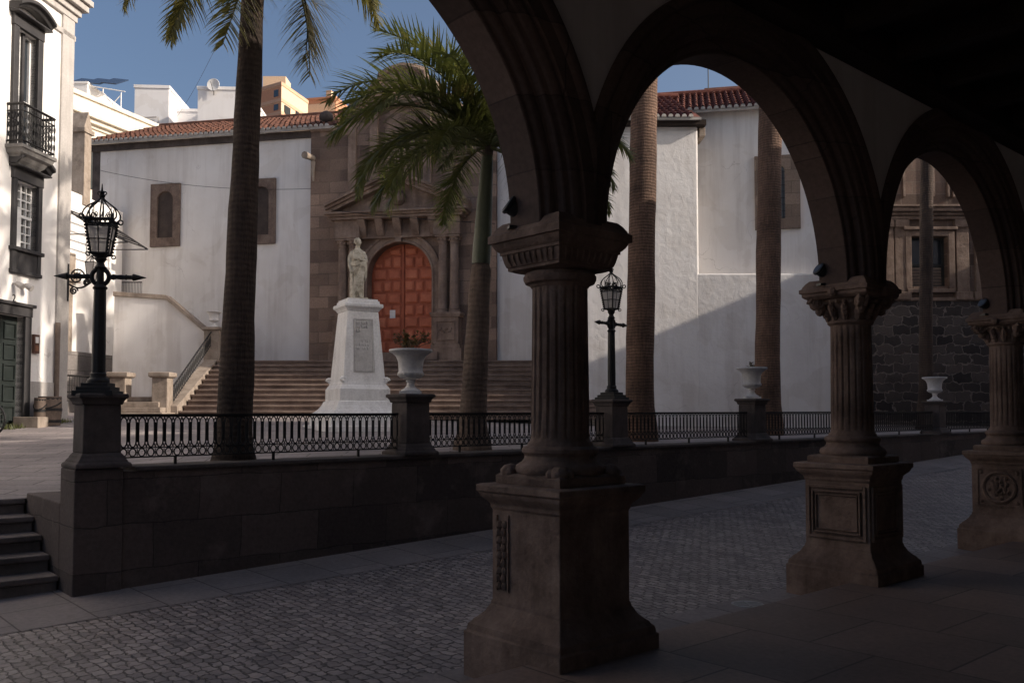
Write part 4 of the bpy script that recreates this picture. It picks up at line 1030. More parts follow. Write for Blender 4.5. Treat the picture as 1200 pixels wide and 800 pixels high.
# rounded outer corner of the thick wall
cr = .07
out = [(x0, -1.6), (x0, 0), (xe - cr, 0)] + [(xe - cr + cr * math.sin(a), -cr + cr * math.cos(a)) for a in lin(.2, math.pi / 2, 6)] + [(xe, -1.6)]
m.rings([[(u, v, z) for u, v in out] for z in [.3] + lin(zL - .05, zB, 12)])
but = m.build('thick_wall', 'rough_white', chu, smooth=40)
m = MB(RB); m.rings([[(xe - .03, -1.2, z), (xe - .03, v, z), (x1, v, z), (x1, -1.2, z)] for z, v in ((.3, -.004), (zL - .05, -.004), (zL - .01, -.03), (zL, -.08))]); m.build('lower_wall', 'rough_white', chu)
RW = Frame((xe, 27.3), (math.cos(PH), -math.sin(PH)), (-math.sin(PH), -math.cos(PH)))
wu = lambda px, py=200, v=0: RW.hit(px, py, v)[0]
wz = lambda px, py, v=0: RW.hit(px, py, v)[1]
zT = wz(851, 133); x9 = wu(1012)
m = MB(RW); m.box(-4.5, x9, -2.3, 0, .3, zT + .12); m.build('recessed_wall', 'white_wall', chu)
m = MB(RB); m.box(x0, xe + .22, -.9, .20, zB + .003, zB + .17); m.build('eaves_beam', 'old_timber', chu, bevel=.01)
m = MB(RB); m.box(xe + .06, xe + .24, -.9, -.05, zB - .26, zB - .003); m.build('beam_end', 'tan_stone', chu, bevel=.02)
tiles('roof', RB, x0, xe + .05, .26, zB + .23, 3.6, R(27), 'dark_roof_tile', chu)
tiles('roof', RW, wu(716), x9, .25, zT + .10, 2.9, R(27), 'dark_roof_tile', chu)
tiles('roof', RW, wu(826, 110, -3.2), x9, -3.0, wz(860, 113, -3.2), 1.2, R(24), 'roof_tile', chu, scallop=False)
a, b, z0, z1 = wu(884), wu(937), wz(910, 269), wz(910, 183)
nw = niche(RW, chu, a, b, z0, z1, 0, 'window_stone', (b - a) * .34, 'dull_glass')
m = MB(RW); c = (a + b) / 2; hw = (b - a) * .17
for i in range(4): m.bar((c - hw * .75 + hw * .5 * i, .06, z0 + .3), (c - hw * .75 + hw * .5 * i, .06, z1 - .45), .02)
for i in range(8): m.bar((c - hw, .06, z0 + .36 + .2 * i), (c + hw, .06, z0 + .36 + .2 * i), .018)
m.build('window_grille', 'iron', nw)
m = MB(RB); v_ = -4; m.bar((ru(832, v_), v_, rz(832, 118, v_)), (ru(832, v_), v_, rz(832, 80, v_)), .035)
tag(m.build('roof_antenna', 'iron'), 'thin grey antenna mast rising from the tiled church roof', 'antenna')

# bell tower at the right
TD = 30.5; TF = Frame((0, TD), (1, 0), (0, -1))
tu = lambda px, v=0: TF.hit(px, 300, v)[0]
tz = lambda px, py, v=0: TF.hit(px, py, v)[1]
tow = thing('bell_tower', 'dark stone bell tower with a rubble base and brown carved upper storey', 'tower', TF(tu(1090), 0, 1))
a, b = tu(1012), tu(1215); zm, zc, zt = tz(1090, 352), tz(1090, 246), tz(1090, 246) + 5.5
m = MB(TF); m.box(a, b, -5, 0, 0, zm); m.build('rubble_base', 'tower_rubble', tow)
w0, w1, wz0, wz1 = tu(1068), tu(1111), tz(1090, 335), tz(1090, 277)
m = MB(TF); us = [a + .05, w0, w0 + .001, w1, w1 + .001, b - .05]
m.box(a + .05, w0, -5, -.06, zm, zt); m.box(w1, b - .05, -5, -.06, zm, zt); m.box(w0, w1, -5, -.06, zm, wz0); m.box(w0, w1, -5, -.06, wz1, zt); m.build('ashlar_storey', 'tower_ashlar', tow)
m = MB(TF)
for px in (1040, 1056, 1128, 1150):
    u = tu(px); m.box(u - .22, u + .22, -.1, .03, zm + .3, zc - .6); m.box(u - .3, u + .3, -.1, .10, zm + .02, zm + .30); m.box(u - .28, u + .28, -.1, .10, zc - .62, zc - .35)
m.box(a - .02, b, -.1, .05, zm - .02, zm + .1); m.box(w0 - .22, w0 - .002, -.1, .05, wz0 - .1, wz1 + .2); m.box(w1 + .002, w1 + .22, -.1, .05, wz0 - .1, wz1 + .2); m.box(w0 - .001, w1 + .001, -.1, .05, wz1, wz1 + .2)
m.box(w0 - .3, w1 + .3, -.1, .14, wz1 + .21, wz1 + .32); m.box(w0 - .2, w1 + .2, -.1, .10, wz0 - .24, wz0 - .102)
for z, h, v in ((-.34, .12, .08), (-.21, .10, .16), (-.10, .13, .28), (.04, .08, .34)): m.box(a - v, b, -.1, v, zc + z, zc + z + h)
m.build('stone_trim', 'tower_trim', tow, bevel=.02)
for px in (1052, 1104, 1128):
    m = MB(TF); u = tu(px); z0, z1 = zc + .45, zc + 2.1; m.box(u - .30, u - .22, -.1, .04, z0, z1); m.box(u + .22, u + .30, -.1, .04, z0, z1); m.tube([(u + .26 * math.cos(t), -.02, z1 + .26 * math.sin(t)) for t in lin(0, math.pi, 9)], .06, 6)
    m.ball((u, .0, z1 + .1), .10, 8); m.build('niche', 'tower_trim', tow, bevel=.01)
m = MB(TF); m.box(w0, w1, -.5, -.36, wz0, wz1); wd = m.build('window', 'window_glass', tow)
m = MB(TF); um = (w0 + w1) / 2; zz = wz0 + (wz1 - wz0) * .45
for u in (w0 + .04, um, w1 - .04): m.box(u - .04, u + .04, -.36, -.29, wz0, wz1)
m.box(w0, w1, -.359, -.292, wz0, wz0 + .07); m.box(w0, w1, -.359, -.292, wz1 - .07, wz1); m.box(w0, w1, -.358, -.280, zz - .05, zz + .03); m.build('sash', 'dark_wood', wd)
m = MB(TF)
for i in range(6):
    z = wz0 + .08 + i * (zz - wz0 - .14) / 6
    for p, q in ((w0 + .1, um - .05), (um + .05, w1 - .1)): m.box(p, q, -.36, -.31, z, z + (zz - wz0 - .14) / 6 - .03)
m.build('shutter', 'barrel_wood', wd)
m = MB(TF); m.rings([[(a, -5, zt), (b, -5, zt), (b, 0, zt), (a, 0, zt)], [((a + b) / 2 - .1, -2.6, zt + 4), ((a + b) / 2 + .1, -2.6, zt + 4), ((a + b) / 2 + .1, -2.4, zt + 4), ((a + b) / 2 - .1, -2.4, zt + 4)]]); m.build('spire', 'roof_tile', tow)

# ================================================================ church stairs, side stair, ramp wall
NS = 11; y0, y1 = 25.3, 28.7; zb, ztop = 1.50, dB - .36
sx0, sx1 = -9.55, 2.6
sta = thing('church_staircase', 'broad flight of worn brown stone steps rising to the church door', 'stairs', (-3.5, y0, zb))
rh = (ztop - zb) / NS; td = (y1 - y0) / NS
for i in range(NS):
    m = MB(ID); y = y0 + i * td; z = zb + rh * (i + 1)
    m.box(sx0 + .02 * (i % 3), sx1, y, y + td + .06 if i < NS - 1 else 33, z - .06, z); m.box(sx0 + .03, sx1, y + .035, y + td + .3, z - rh - .1, z - .061); m.build('step', 'step_stone', sta, bevel=.012)
m = MB(ID); m.hexa([(sx0 - .42, y0 - .05, 1.0), (sx0 - .01, y0 - .05, 1.0), (sx0 - .01, y1 + .8, 1.0), (sx0 - .42, y1 + .8, 1.0)], [(sx0 - .42, y0 - .05, zb + .30), (sx0 - .01, y0 - .05, zb + .30), (sx0 - .01, y1 + .8, ztop + .45), (sx0 - .42, y1 + .8, ztop + .45)])
m.build('stringer', 'tan_stone', sta, bevel=.015)
m = MB(ID); c = sx0 - .22
rp = at(247, 395, 28.7); m.box(c - .24, c + .24, y1 - .1, y1 + .40, ztop - .5, ztop + 1.0); m.box(c - .30, c + .30, y1 - .16, y1 + .46, ztop + 1.001, ztop + 1.10); m.build('newel_post', 'tan_stone', sta, bevel=.015)
UPOST = Vector((c, y1 + .15, ztop + 1.10))
rl = thing('stair_railing', 'low black iron railing sloping down beside the church steps', 'railing', (c, y0, zb))
m = MB(ID); N = 26
def rail_pt(k, h): return (c, y0 + .1 + (y1 - .12 - y0 - .1) * k, zb + .32 + (ztop + .42 - zb - .32) * k + h)
m.tube([rail_pt(0, .50), rail_pt(1, .50)], .028, 6); m.tube([rail_pt(0, .08), rail_pt(1, .08)], .016, 6); m.build('rail', 'iron', rl)
m = MB(ID)
for i in range(N):
    k = (i + .5) / N; m.bar(rail_pt(k, .03), rail_pt(k, .5), .02); p = rail_pt(k, .27); m.tube([(p[0], p[1] + .05 * math.cos(a), p[2] + .15 * math.sin(a)) for a in lin(0, 6.28, 9)[:-1]], .008, 4, True)
m.build('balusters', 'iron', rl)
o = dup(u0, UPOST, 0, 'small white urn on the stone post at the head of the church steps'); o['group'] = 'white urns on the wall pillars'; o.scale = (.9, .9, .9)
# square posts and the little steps between them
for px, lab in ((141, 'squat stone gate post at the foot of the ramp, behind the big lamp'), (190, 'squat stone gate post at the foot of the iron stair railing')):
    p = at(px, 480, 25.2); z = plaza_at(p.x, 25.2); t = thing('gate_post', lab, 'post', (p.x, 25.2, z), 0, 'stone posts by the side stair')
    ph = at(px, 437, 25.2).z - z
    m = MB(); m.squares(0, 0, [(.22, -.4), (.22, ph - .14)]); m.build('shaft', 'tan_stone', t, bevel=.015)
    m = MB(); m.squares(0, 0, [(.25, ph - .139), (.30, ph - .10), (.30, ph), (.27, ph + .02)]); m.build('cap', 'tan_stone', t, bevel=.01)
pa, pb = at(151, 470, 25.2).x, at(181, 470, 25.2).x
ss = thing('side_steps', 'short pale stone steps between the two gate posts', 'steps', ((pa + pb) / 2, 24.6, 1.5))
for i in range(5):
    m = MB(ID); z = 1.46 + .15 * i; m.box(pa - .35 + .08 * i, pb + .75 - .17 * i, 24.0 + .3 * i, 27.0, z - .15 if i else z - .5, z - .001); m.build('step', 'tan_stone', ss, bevel=.015)
RD = 29.0; RF = Frame((0, RD), (1, 0), (0, -1))
ra0, ra1, ra2 = RF.hit(134, 350)[0], RF.hit(195, 350)[0], RF.hit(246, 393)[0]
zr0, zr1, zr2 = RF.hit(140, 347)[1], RF.hit(192, 351)[1], RF.hit(246, 394)[1]
rwl = thing('ramp_wall', 'white plastered parapet wall of the side stair with sloping brown stone coping', 'wall', RF((ra0 + ra2) / 2, 0, 1.2))
def rtop(u): return zr0 + (zr1 - zr0) * (u - ra0) / (ra1 - ra0) if u < ra1 else zr1 + (zr2 - zr1) * (u - ra1) / (ra2 - ra1)
m = MB(RF); m.strip([ra0, ra1, ra2], lambda u: .8, rtop, -.35, 0); m.build('wall', 'white_wall', rwl)
m = MB(RF); m.strip([ra0 - .02, ra1, ra2 + .05], lambda u: rtop(u) + .002, lambda u: rtop(u) + .15, -.42, .07); m.build('coping', 'tan_stone', rwl, bevel=.01)
ir = thing('balcony_railing', 'small black iron railing and stone block on the side stair landing', 'railing', at(155, 345, 30))
p0, p1 = at(143, 346, 30), at(166, 346, 30)
m = MB(ID); 
for h in (.45, .05): m.bar((p0.x, 30, p0.z + h), (p1.x, 30, p0.z + h), .04)
for i in range(14): x = p0.x + (p1.x - p0.x) * i / 13; m.bar((x, 30, p0.z + .05), (x, 30, p0.z + .45), .018)
m.build('rail', 'iron', ir)
m = MB(ID); m.box(p0.x, p0.x + .28, 29.8, 30.2, p0.z - .4, p0.z + .03); m.box(p0.x + .29, p1.x, 29.85, 30.15, p0.z - .4, p0.z + .02); m.build('block', 'dark_stone', ir)

# ================================================================ white house at the left
HE = Vector((.107, 1.0)).normalized()
hc = ray(75, 490) * 20.0
HF = Frame((hc.x, hc.y), (HE.x, HE.y), (HE.y, -HE.x))           # u along the front (away from camera), v out to the plaza
hu = lambda px, py=300, v=0: HF.hit(px, py, v)[0]
hz = lambda px, py, v=0: HF.hit(px, py, v)[1]
Z0 = plaza_at(hc.x, hc.y) - .15
house = thing('white_house', 'tall white house at the left edge with dark framed windows and an iron balcony', 'house', HF(-4, -3, Z0))
ztop = hz(84, 10)
d0, d1, dz1 = hu(-40, 400), hu(34, 400), hz(15, 358)
w1 = (hu(12, 265), hu(46, 265), hz(25, 322), hz(25, 196))       # lower window (u0,u1,z0,z1) with its frame
w2 = (hu(13, 60), hu(48, 60), hz(30, 178), hz(30, 22))          # balcony window
def hole_wall(F, parent, u0, u1, z0, z1, holes, v0, v1, mat):
    m = MB(F); us = sorted(set([u0, u1] + [h[0] for h in holes] + [h[1] for h in holes]))
    for a, b in zip(us, us[1:]):
        hs = sorted([h for h in holes if h[0] <= a + 1e-6 and h[1] >= b - 1e-6], key=lambda h: h[2]); z = z0
        for h in hs:
            if h[2] > z + 1e-4: m.box(a, b, v0, v1, z, h[2])
            z = h[3]
        if z1 > z: m.box(a, b, v0, v1, z, z1)
    return m.build('wall', mat, parent)
fr = .17
H1 = (w1[0] + fr * .7, w1[1] - fr * .7, w1[2] + .55, w1[3] - .30); H2 = (w2[0] + fr, w2[1] - fr, w2[2], w2[3] - .30); HD = (d0 + .18, d1 - .2, Z0, dz1 - .2)
hole_wall(HF, house, -14, 0, Z0, ztop, [(H1[0], H1[1], H1[2], H1[3]), (H2[0], H2[1], H2[2], H2[3]), HD], -.3, 0, 'house_white')
m = MB(HF); m.box(-14, -.01, -9, -.301, Z0, ztop - .01); m.build('inner_block', 'house_white', house)
m = MB(HF); m.box(-.42, .02, -.3, .05, Z0 + .6, ztop - .001); m.build('corner_pilaster', 'grey_band', house, bevel=.01)
m = MB(HF); m.box(d1 + .02, -.38, -.02, .04, Z0, hz(60, 448)); m.box(-.40, .03, -.3, .07, Z0, Z0 + .6); m.build('plinth', 'grey_band', house, bevel=.01)
m = MB(HF)
for v, za, zb_ in ((.07, -.30, -.15), (.05, -.75, -.62), (.13, -.15, 0), (.24, 0, .16), (.31, .16, .30)): m.box(-14, .02 + v, -9, v, ztop + za, ztop + zb_)
m.build('cornice', 'grey_band', house, bevel=.015)
# framed windows with segmental hoods
def hood(m, a, b, z, depth, rise, thick):
    c = (a + b) / 2; hw = (b - a) / 2; N = 14; rs = []
    for i in range(N + 1):
        u = a + (b - a) * i / N; zz = z + rise * (1 - ((u - c) / hw) ** 2)
        rs.append([(u, -.05, zz), (u, depth * .6, zz), (u, depth * .75, zz + thick * .4), (u, depth, zz + thick * .55), (u, depth, zz + thick), (u, -.05, zz + thick)])
    m.rings(rs)
def framed(w, Hh, label, apron):
    m = MB(HF); a, b, z0, z1 = w
    m.box(a, Hh[0], -.2, .07, z0, Hh[3]); m.box(Hh[1], b, -.2, .07, z0, Hh[3]); m.box(a - .02, b + .02, -.2, .08, Hh[3] + .001, z1 - .02)
    hood(m, a - .10, b + .10, z1 - .02, .30, .20, .16); m.box(a - .09, b + .09, -.05, .22, z1 - .06, z1 - .021)
    if apron: m.box(a - .04, b + .04, -.2, .12, Hh[2] - .08, Hh[2] - .001); m.box(a + .04, b - .04, -.2, .05, z0 + .08, Hh[2] - .082); m.box(a - .02, b + .02, -.2, .09, z0, z0 + .079)
    return m.build('window', 'trim_grey', house, bevel=.012)
wa = framed(w1, H1, '', True); wb = framed(w2, H2, '', False)
def sashes(Hh, par, cols, rows, matf):
    m = MB(HF); m.box(Hh[0], Hh[1], -.24, -.16, Hh[2], Hh[3]); m.build('pane', 'dull_glass' if par is wa else 'window_glass', par)
    m = MB(HF); a, b, z0, z1 = Hh
    for i in range(cols + 1):
        u = a + (b - a) * i / cols; w_ = .028 if 0 < i < cols else .05
        if cols % 2 == 0 and i == cols // 2: w_ = .05
        m.box(u - w_ / 2, u + w_ / 2, -.16, -.11, z0, z1)
    for j in range(rows + 1):
        z = z0 + (z1 - z0) * j / rows; w_ = .026 if j not in (0, rows, rows // 2) else .06; m.box(a, b, -.158, -.112 + (.02 if w_ > .05 else 0), z - w_ / 2, z + w_ / 2)
    m.build('sash', matf, par)
sashes(H1, wa, 4, 8, 'white_paint')
m = MB(HF); m.box(H2[0], H2[1], -.24, -.16, H2[2], H2[3]); m.build('pane', 'window_glass', wb)
m = MB(HF); a, b = H2[0], H2[1]; c = (a + b) / 2
for u0_, u1_ in ((a, c - .03), (c + .03, b)):
    for p, q, r, s in ((u0_, u0_ + .05, H2[2], H2[3]), (u1_ - .05, u1_, H2[2], H2[3]), (u0_ + .05, u1_ - .05, H2[3] - .06, H2[3]), (u0_ + .05, u1_ - .05, H2[2] + 1.05, H2[2] + 1.11), (u0_ + .05, u1_ - .05, H2[2] + .45, H2[2] + .48), (u0_ + .05, u1_ - .05, H2[2], H2[2] + .2)): m.box(p, q, -.16, -.11, r, s)
m.build('sash', 'white_paint', wb); m = MB(HF); m.box(c - .04, c + .04, -.15, -.06, H2[2], H2[3]); m.build('mullion', 'trim_grey', wb)
# open shutters of the lower window
m = MB(HF); 
m.box(H1[0] + .02, H1[0] + (H1[1] - H1[0]) * .44, -.105, -.075, H1[2] + .03, H1[2] + (H1[3] - H1[2]) * .6); m.build('shutter', 'white_paint', wa)
# balcony
ba, bb = hu(2, 180), hu(62, 200, .55) ; zs = w2[2] - .02
ba = w2[0] - .12; bb = w2[1] + .14
bb = w2[1] + .06
bal = MB(HF); bal.rings([[(ba + i, -.05, z), (bb - i, -.05, z), (bb - i, d, z), (ba + i, d, z)] for i, d, z in ((.22, .12, zs - .36), (.14, .20, zs - .28), (.12, .26, zs - .20), (.05, .33, zs - .16), (.03, .36, zs - .08), (0, .39, zs - .07), (0, .39, zs))]); balc = bal.build('balcony', 'balcony_stone', house, bevel=.008)
m = MB(HF); q = .35; zt_ = zs + .84
for z, r in ((zt_, .032), (zs + .08, .022), (zt_ - .14, .018)): m.tube([(ba + .05, 0, z), (ba + .05, q, z), (bb - .05, q, z), (bb - .05, 0, z)], r, 4)
pts = [(ba + .05, q * i / 5) for i in range(5)] + [(ba + .05 + (bb - ba - .1) * i / 11, q) for i in range(12)] + [(bb - .05, q - q * i / 5) for i in range(1, 6)]
for i, (u, v) in enumerate(pts):
    m.bar((u, v, zs), (u, v, zt_), .022)
    du, dv = (.0, .03) if (i < 5 or i > 16) else (.03, 0)
    for zz in (.22, .42, .60): m.tube([(u + du * math.cos(t), v + dv * math.cos(t), zs + zz + .07 * math.sin(t)) for t in lin(0, 6.28, 9)[:-1]], .009, 4, True)
m.build('balcony_railing', 'iron', balc)
# door
m = MB(HF); m.box(d0, HD[0], -.2, .06, Z0, HD[3]); m.box(HD[1], d1, -.2, .06, Z0, HD[3]); m.box(d0, d1, -.2, .08, HD[3] + .001, dz1); m.box(d0 - .05, d1 + .05, -.2, .13, dz1 + .001, dz1 + .07); hd = m.build('door', 'trim_grey', house, bevel=.012)
mottled('green_wood', [(.016, .021, .019), (.032, .038, .036)], 3, 40, .45, .2, .004)
m = MB(HF); m.box(HD[0], HD[1], -.26, -.14, Z0, HD[3]); n = 5; uw = (HD[1] - HD[0]) / 3
for c_ in range(3):
    for r in range(n):
        z = Z0 + .15 + r * (HD[3] - Z0 - .2) / n; z2 = z + (HD[3] - Z0 - .2) / n - .09; a_ = HD[0] + c_ * uw + .07; b_ = HD[0] + (c_ + 1) * uw - .05
        for p, q_, r_, s_ in ((a_, a_ + .03, z, z2), (b_ - .03, b_, z, z2), (a_ + .03, b_ - .03, z, z + .03), (a_ + .03, b_ - .03, z2 - .03, z2)): m.box(p, q_, -.14, -.11, r_, s_)
m.build('door_leaf', 'green_wood', hd)
m = MB(HF); m.box(HD[1] - .25, HD[1] + .1, 0, .55, Z0 - .1, Z0 + .26); m.build('doorstep', 'tan_stone', hd, bevel=.01)
# notice box, downpipe, wall lamp bracket, house number
m = MB(HF); a, b, z0, z1 = hu(37, 400), hu(43.5, 400), hz(40, 414), hz(40, 392); m.box(a, b, 0, .06, z0, z1); nb = tag(m.build('notice_box', 'brown_box'), 'small brown framed notice box on the white house front', 'notice box')
m = MB(HF); m.box(a + .04, b - .04, .06, .068, z0 + (z1 - z0) * .55, z1 - .05); m.build('paper', 'paper', nb)
m = MB(HF); m.box(a + .04, b - .04, .06, .068, z0 + .05, z0 + (z1 - z0) * .40); m.build('red_notice', 'terracotta', nb)
m = MB(HF); u = hu(63.5, 420); m.tube([(u, .07, Z0 + .2), (u, .07, hz(64, 378))], .055, 8); m.build('downpipe', 'barrel_wood', house, smooth=50)
m = MB(HF); a, z = hu(20, 338, .1), hz(20, 335, .1); 
for i in range(2):
    m.tube([(a + .28 * i, 0, z + .05), (a + .28 * i, .12, z + .05)], .02, 6); m.tube([(a + .28 * i, .08, z + .06), (a + .28 * i + .02, .22, z - .02)], [.05, .07], 8)
m.build('spotlights', 'grey_band', house)
fc = bpy.data.curves.new('house_number', 'FONT'); fc.body = '2'; fc.size = .22; fc.extrude = .006
o = bpy.data.objects.new('house_number', bpy.data.meshes.new_from_object(bpy.data.objects.new('number_curve', fc))); COL.objects.link(o); o.data.materials.append(M['trim_grey']); o.parent = house
n3 = Vector((HF.ey.x, HF.ey.y, 0)); e3 = Vector((HF.ex.x, HF.ex.y, 0))
o.matrix_local = Matrix.Translation(Vector(HF(hu(14, 350), .008, hz(14, 353))) - LOC[house.name]) @ Matrix((( e3.x, 0, n3.x, 0), (e3.y, 0, n3.y, 0), (0, 1, 0, 0), (0, 0, 0, 1)))

# bracket lantern on the corner
bl = thing('wall_lantern', 'small iron lantern on a scrolled wall bracket at the corner of the white house', 'lantern', HF(0, .05, hz(78, 325)))
m = MB(HF); zz = hz(78, 335); u = -.05
m.bar((u, .06, zz - .35), (u, .06, zz + .5), .05); v1 = .62
m.tube([(u, .06 + (v1 - .06) * i / 14, zz + .05 - .12 * math.sin(i / 14 * 3.14) + .03 * i / 14) for i in range(15)], .022, 6)
for cv, cz_, r0 in ((.27, .20, .19), (.50, .06, .08), (.2, -.12, .10)):
    m.tube([(u, cv + r0 * (1 - j / 26) * math.cos(j * .5), zz + cz_ + r0 * (1 - j / 26) * math.sin(j * .5)) for j in range(24)], .02, 5)
for j in range(8): m.bar((u, .27 + .06 * math.cos(j * .785), zz + .22 + .06 * math.sin(j * .785)), (u, .27 + .13 * math.cos(j * .785), zz + .22 + .13 * math.sin(j * .785)), .02)
m.build('bracket', 'iron', bl)
m = MB(HF)
for r, z in ((.09, .12), (.14, .52)):
    for j in range(4):
        a_, b_ = R(45 + 90 * j), R(135 + 90 * j); m.bar((u + r * math.cos(a_), v1 + r * math.sin(a_), zz + z), (u + r * math.cos(b_), v1 + r * math.sin(b_), zz + z), .02)
for j in range(4): a_ = R(45 + 90 * j); m.bar((u + .09 * math.cos(a_), v1 + .09 * math.sin(a_), zz + .12), (u + .14 * math.cos(a_), v1 + .14 * math.sin(a_), zz + .52), .018); m.bar((u + .14 * math.cos(a_), v1 + .14 * math.sin(a_), zz + .52), (u, v1, zz + .68), .018)
m.lathe(u, v1, [(.02, zz + .05), (.05, zz + .08), (.09, zz + .115)], 8); m.build('lantern_frame', 'iron', bl)
m = MB(HF); m.rings([[(u + r * math.cos(R(45 + 90 * j)), v1 + r * math.sin(R(45 + 90 * j)), zz + z) for j in range(4)] for r, z in ((.085, .13), (.13, .51))]); m.build('lantern_glass', 'lantern_glass', bl)

# wooden barrel bins
def barrel(px, D, h, r, lab):
    p = at(px, 490, D); z = plaza_at(p.x, D)
    t = thing('litter_bin', lab, 'bin', (p.x, D, z), 0, 'bins at the foot of the white house')
    m = MB(); m.lathe(0, 0, [(r * .88, 0), (r * .97, h * .3), (r, h * .55), (r * .97, h * .85), (r * .95, h), (r * .82, h), (r * .8, h * .75)], 30, mod=lambda q, z, a: q * (1 + .02 * abs(math.sin(7.5 * a)))); m.build('staves', 'barrel_wood', t, smooth=40)
    for k in (.15, .55, .9):
        m = MB(); m.lathe(0, 0, [(r * (.955 if k != .55 else 1.03) , h * k - .03), (r * (.985 if k != .55 else 1.03), h * k + .03)], 30, cap=False); m.build('hoop', 'iron_trim', t)
    m = MB(); m.tube([(r * 1.03 * math.cos(a), -r * 1.03 * math.sin(a), h * .80 - .13 * math.sin(a)) for a in lin(0, math.pi, 14)], .014, 6); m.build('handle', 'rubber', t)
barrel(58, 18.8, .62, .235, 'round wooden barrel bin nearer the corner of the white house')
barrel(47.5, 18.6, .60, .13, 'narrow dark bin half hidden behind the wooden barrel bin')

# bicycle leaning at the left edge
bk = thing('bicycle', 'dark bicycle mostly cut off by the left edge of the frame, by the house door', 'bicycle', (at(-46, 495, 16.2).x, 16.2, plaza_at(at(-46, 495, 16.2).x, 16.2)))
for dx in (-.52, .50):
    m = MB(); m.tube([(dx + .31 * math.cos(a), 0, .33 + .31 * math.sin(a)) for a in lin(0, 2 * math.pi, 37)[:-1]], .022, 6, True); w_ = m.build('wheel', 'rubber', bk, smooth=60)
    m = MB()
    for i in range(16): m.bar((dx, 0, .33), (dx + .3 * math.cos(i * .3927), 0, .33 + .3 * math.sin(i * .3927)), .006)
    m.ball((dx, 0, .33), .035, 8); m.build('spokes', 'cover_metal', w_)
m = MB()
for p, q in (((-.52, 0, .33), (-.05, 0, .30)), ((-.05, 0, .30), (-.18, 0, .78)), ((-.52, 0, .33), (-.16, 0, .74)), ((-.05, 0, .30), (.36, 0, .70)), ((-.17, 0, .72), (.34, 0, .76)), ((.50, 0, .33), (.34, 0, .86))): m.bar(p, q, .035)
m.build('frame', 'satin_black', bk)
m = MB(); m.tube([(.30, -.28, .92), (.36, -.12, .94), (.34, 0, .92), (.36, .12, .94), (.30, .28, .92)], .014, 6); m.bar((.34, 0, .84), (.34, 0, .93), .03); m.build('handlebar', 'satin_black', bk)
m = MB(); m.rings([[(x, w * math.cos(a), .82 + .02 * math.sin(a)) for a in lin(0, 6.28, 9)[:-1]] for x, w in ((-.32, .05), (-.27, .085), (-.18, .06), (-.05, .025))]); m.bar((-.19, 0, .74), (-.2, 0, .81), .028); m.build('saddle', 'rubber', bk)

# ================================================================ lower sunlit annex against the church, back house, buildings beyond
pe = ray(143, 300) * 31.9
AF = Frame((pe.x, pe.y), (HE.x, HE.y), (HE.y, -HE.x))
azt = AF.hit(142, 248)[1]
ann = thing('white_annex', 'bright sunlit white wall of a low house between the left house and the church', 'house', AF(-2, 0, 1.5))
m = MB(AF); m.box(-9, 0, -3, 0, 1.0, azt); m.build('wall', 'house_white', ann)
m = MB(AF); m.box(-9, -.6, -.1, .06, 1.0, AF.hit(90, 412)[1]); m.build('plinth', 'block_plinth', ann)
m = MB(AF); a, b = AF.hit(97, 200)[0], AF.hit(105, 200)[0]; ztp = AF.hit(100, 156)[1]
m.box(a, b, -.6, .05, azt - .3, ztp); m.box(a - .1, b + .1, -.7, .10, ztp + .001, ztp + .15); m.add([(a - .05, .05, ztp + .15), (b + .05, .05, ztp + .15), ((a + b) / 2, .05, ztp + .75), (a - .05, -.6, ztp + .15), (b + .05, -.6, ztp + .15), ((a + b) / 2, -.6, ztp + .75)], [(0, 1, 2), (3, 5, 4), (0, 3, 4, 1), (1, 4, 5, 2), (2, 5, 3, 0)])
m.build('stone_pinnacle', 'tan_stone', ann, bevel=.01)
m = MB(AF); a, b = AF.hit(77, 300)[0], AF.hit(84, 300)[0]
m.box(a - .15, b, -.05, .08, AF.hit(80, 412)[1], AF.hit(80, 330)[1]); m.box(a - .3, b + .25, -.05, .18, AF.hit(80, 330)[1], AF.hit(80, 318)[1]); m.box(a - .1, b + .05, -.05, .12, AF.hit(80, 318)[1], AF.hit(80, 296)[1]); m.build('stone_surround', 'tan_stone', ann, bevel=.015)
ar = thing('alley_railing', 'dark iron railing along the foot of the sunlit annex wall', 'railing', AF(-2, 1, 1.5))
m = MB(AF); z = AF.hit(100, 462, .8)[1]; zt_ = AF.hit(100, 441, .8)[1]
m.bar((-6, .8, zt_), (-.6, .8, zt_), .06); m.bar((-6, .8, z + .06), (-.6, .8, z + .06), .05); m.build('rail', 'iron', ar)
m = MB(AF)
for i in range(40): m.bar((-6 + i * .135, .8, z), (-6 + i * .135, .8, zt_), .025)
m.build('balusters', 'iron', ar)
aw = thing('awning_frame', 'bare metal awning frame of slanting bars on the sunlit annex', 'awning', AF(-2, .3, 6))
m = MB(AF); za = AF.hit(84, 247)[1]
u0_ = AF.hit(82, 260)[0]; 
for i in range(6):
    v = .1 + i * .26; m.bar((u0_ - .6, v, za - .05 - i * .16), (u0_ + 2.3, v, za - .05 - i * .16), .05)
for u in (u0_ - .5, u0_ + .9, u0_ + 2.2): m.bar((u, .02, za + .02), (u, 1.5, za - .92), .06); m.bar((u, .02, za - .9), (u, 1.5, za - .92), .04)
m.build('bars', 'iron_trim', aw)

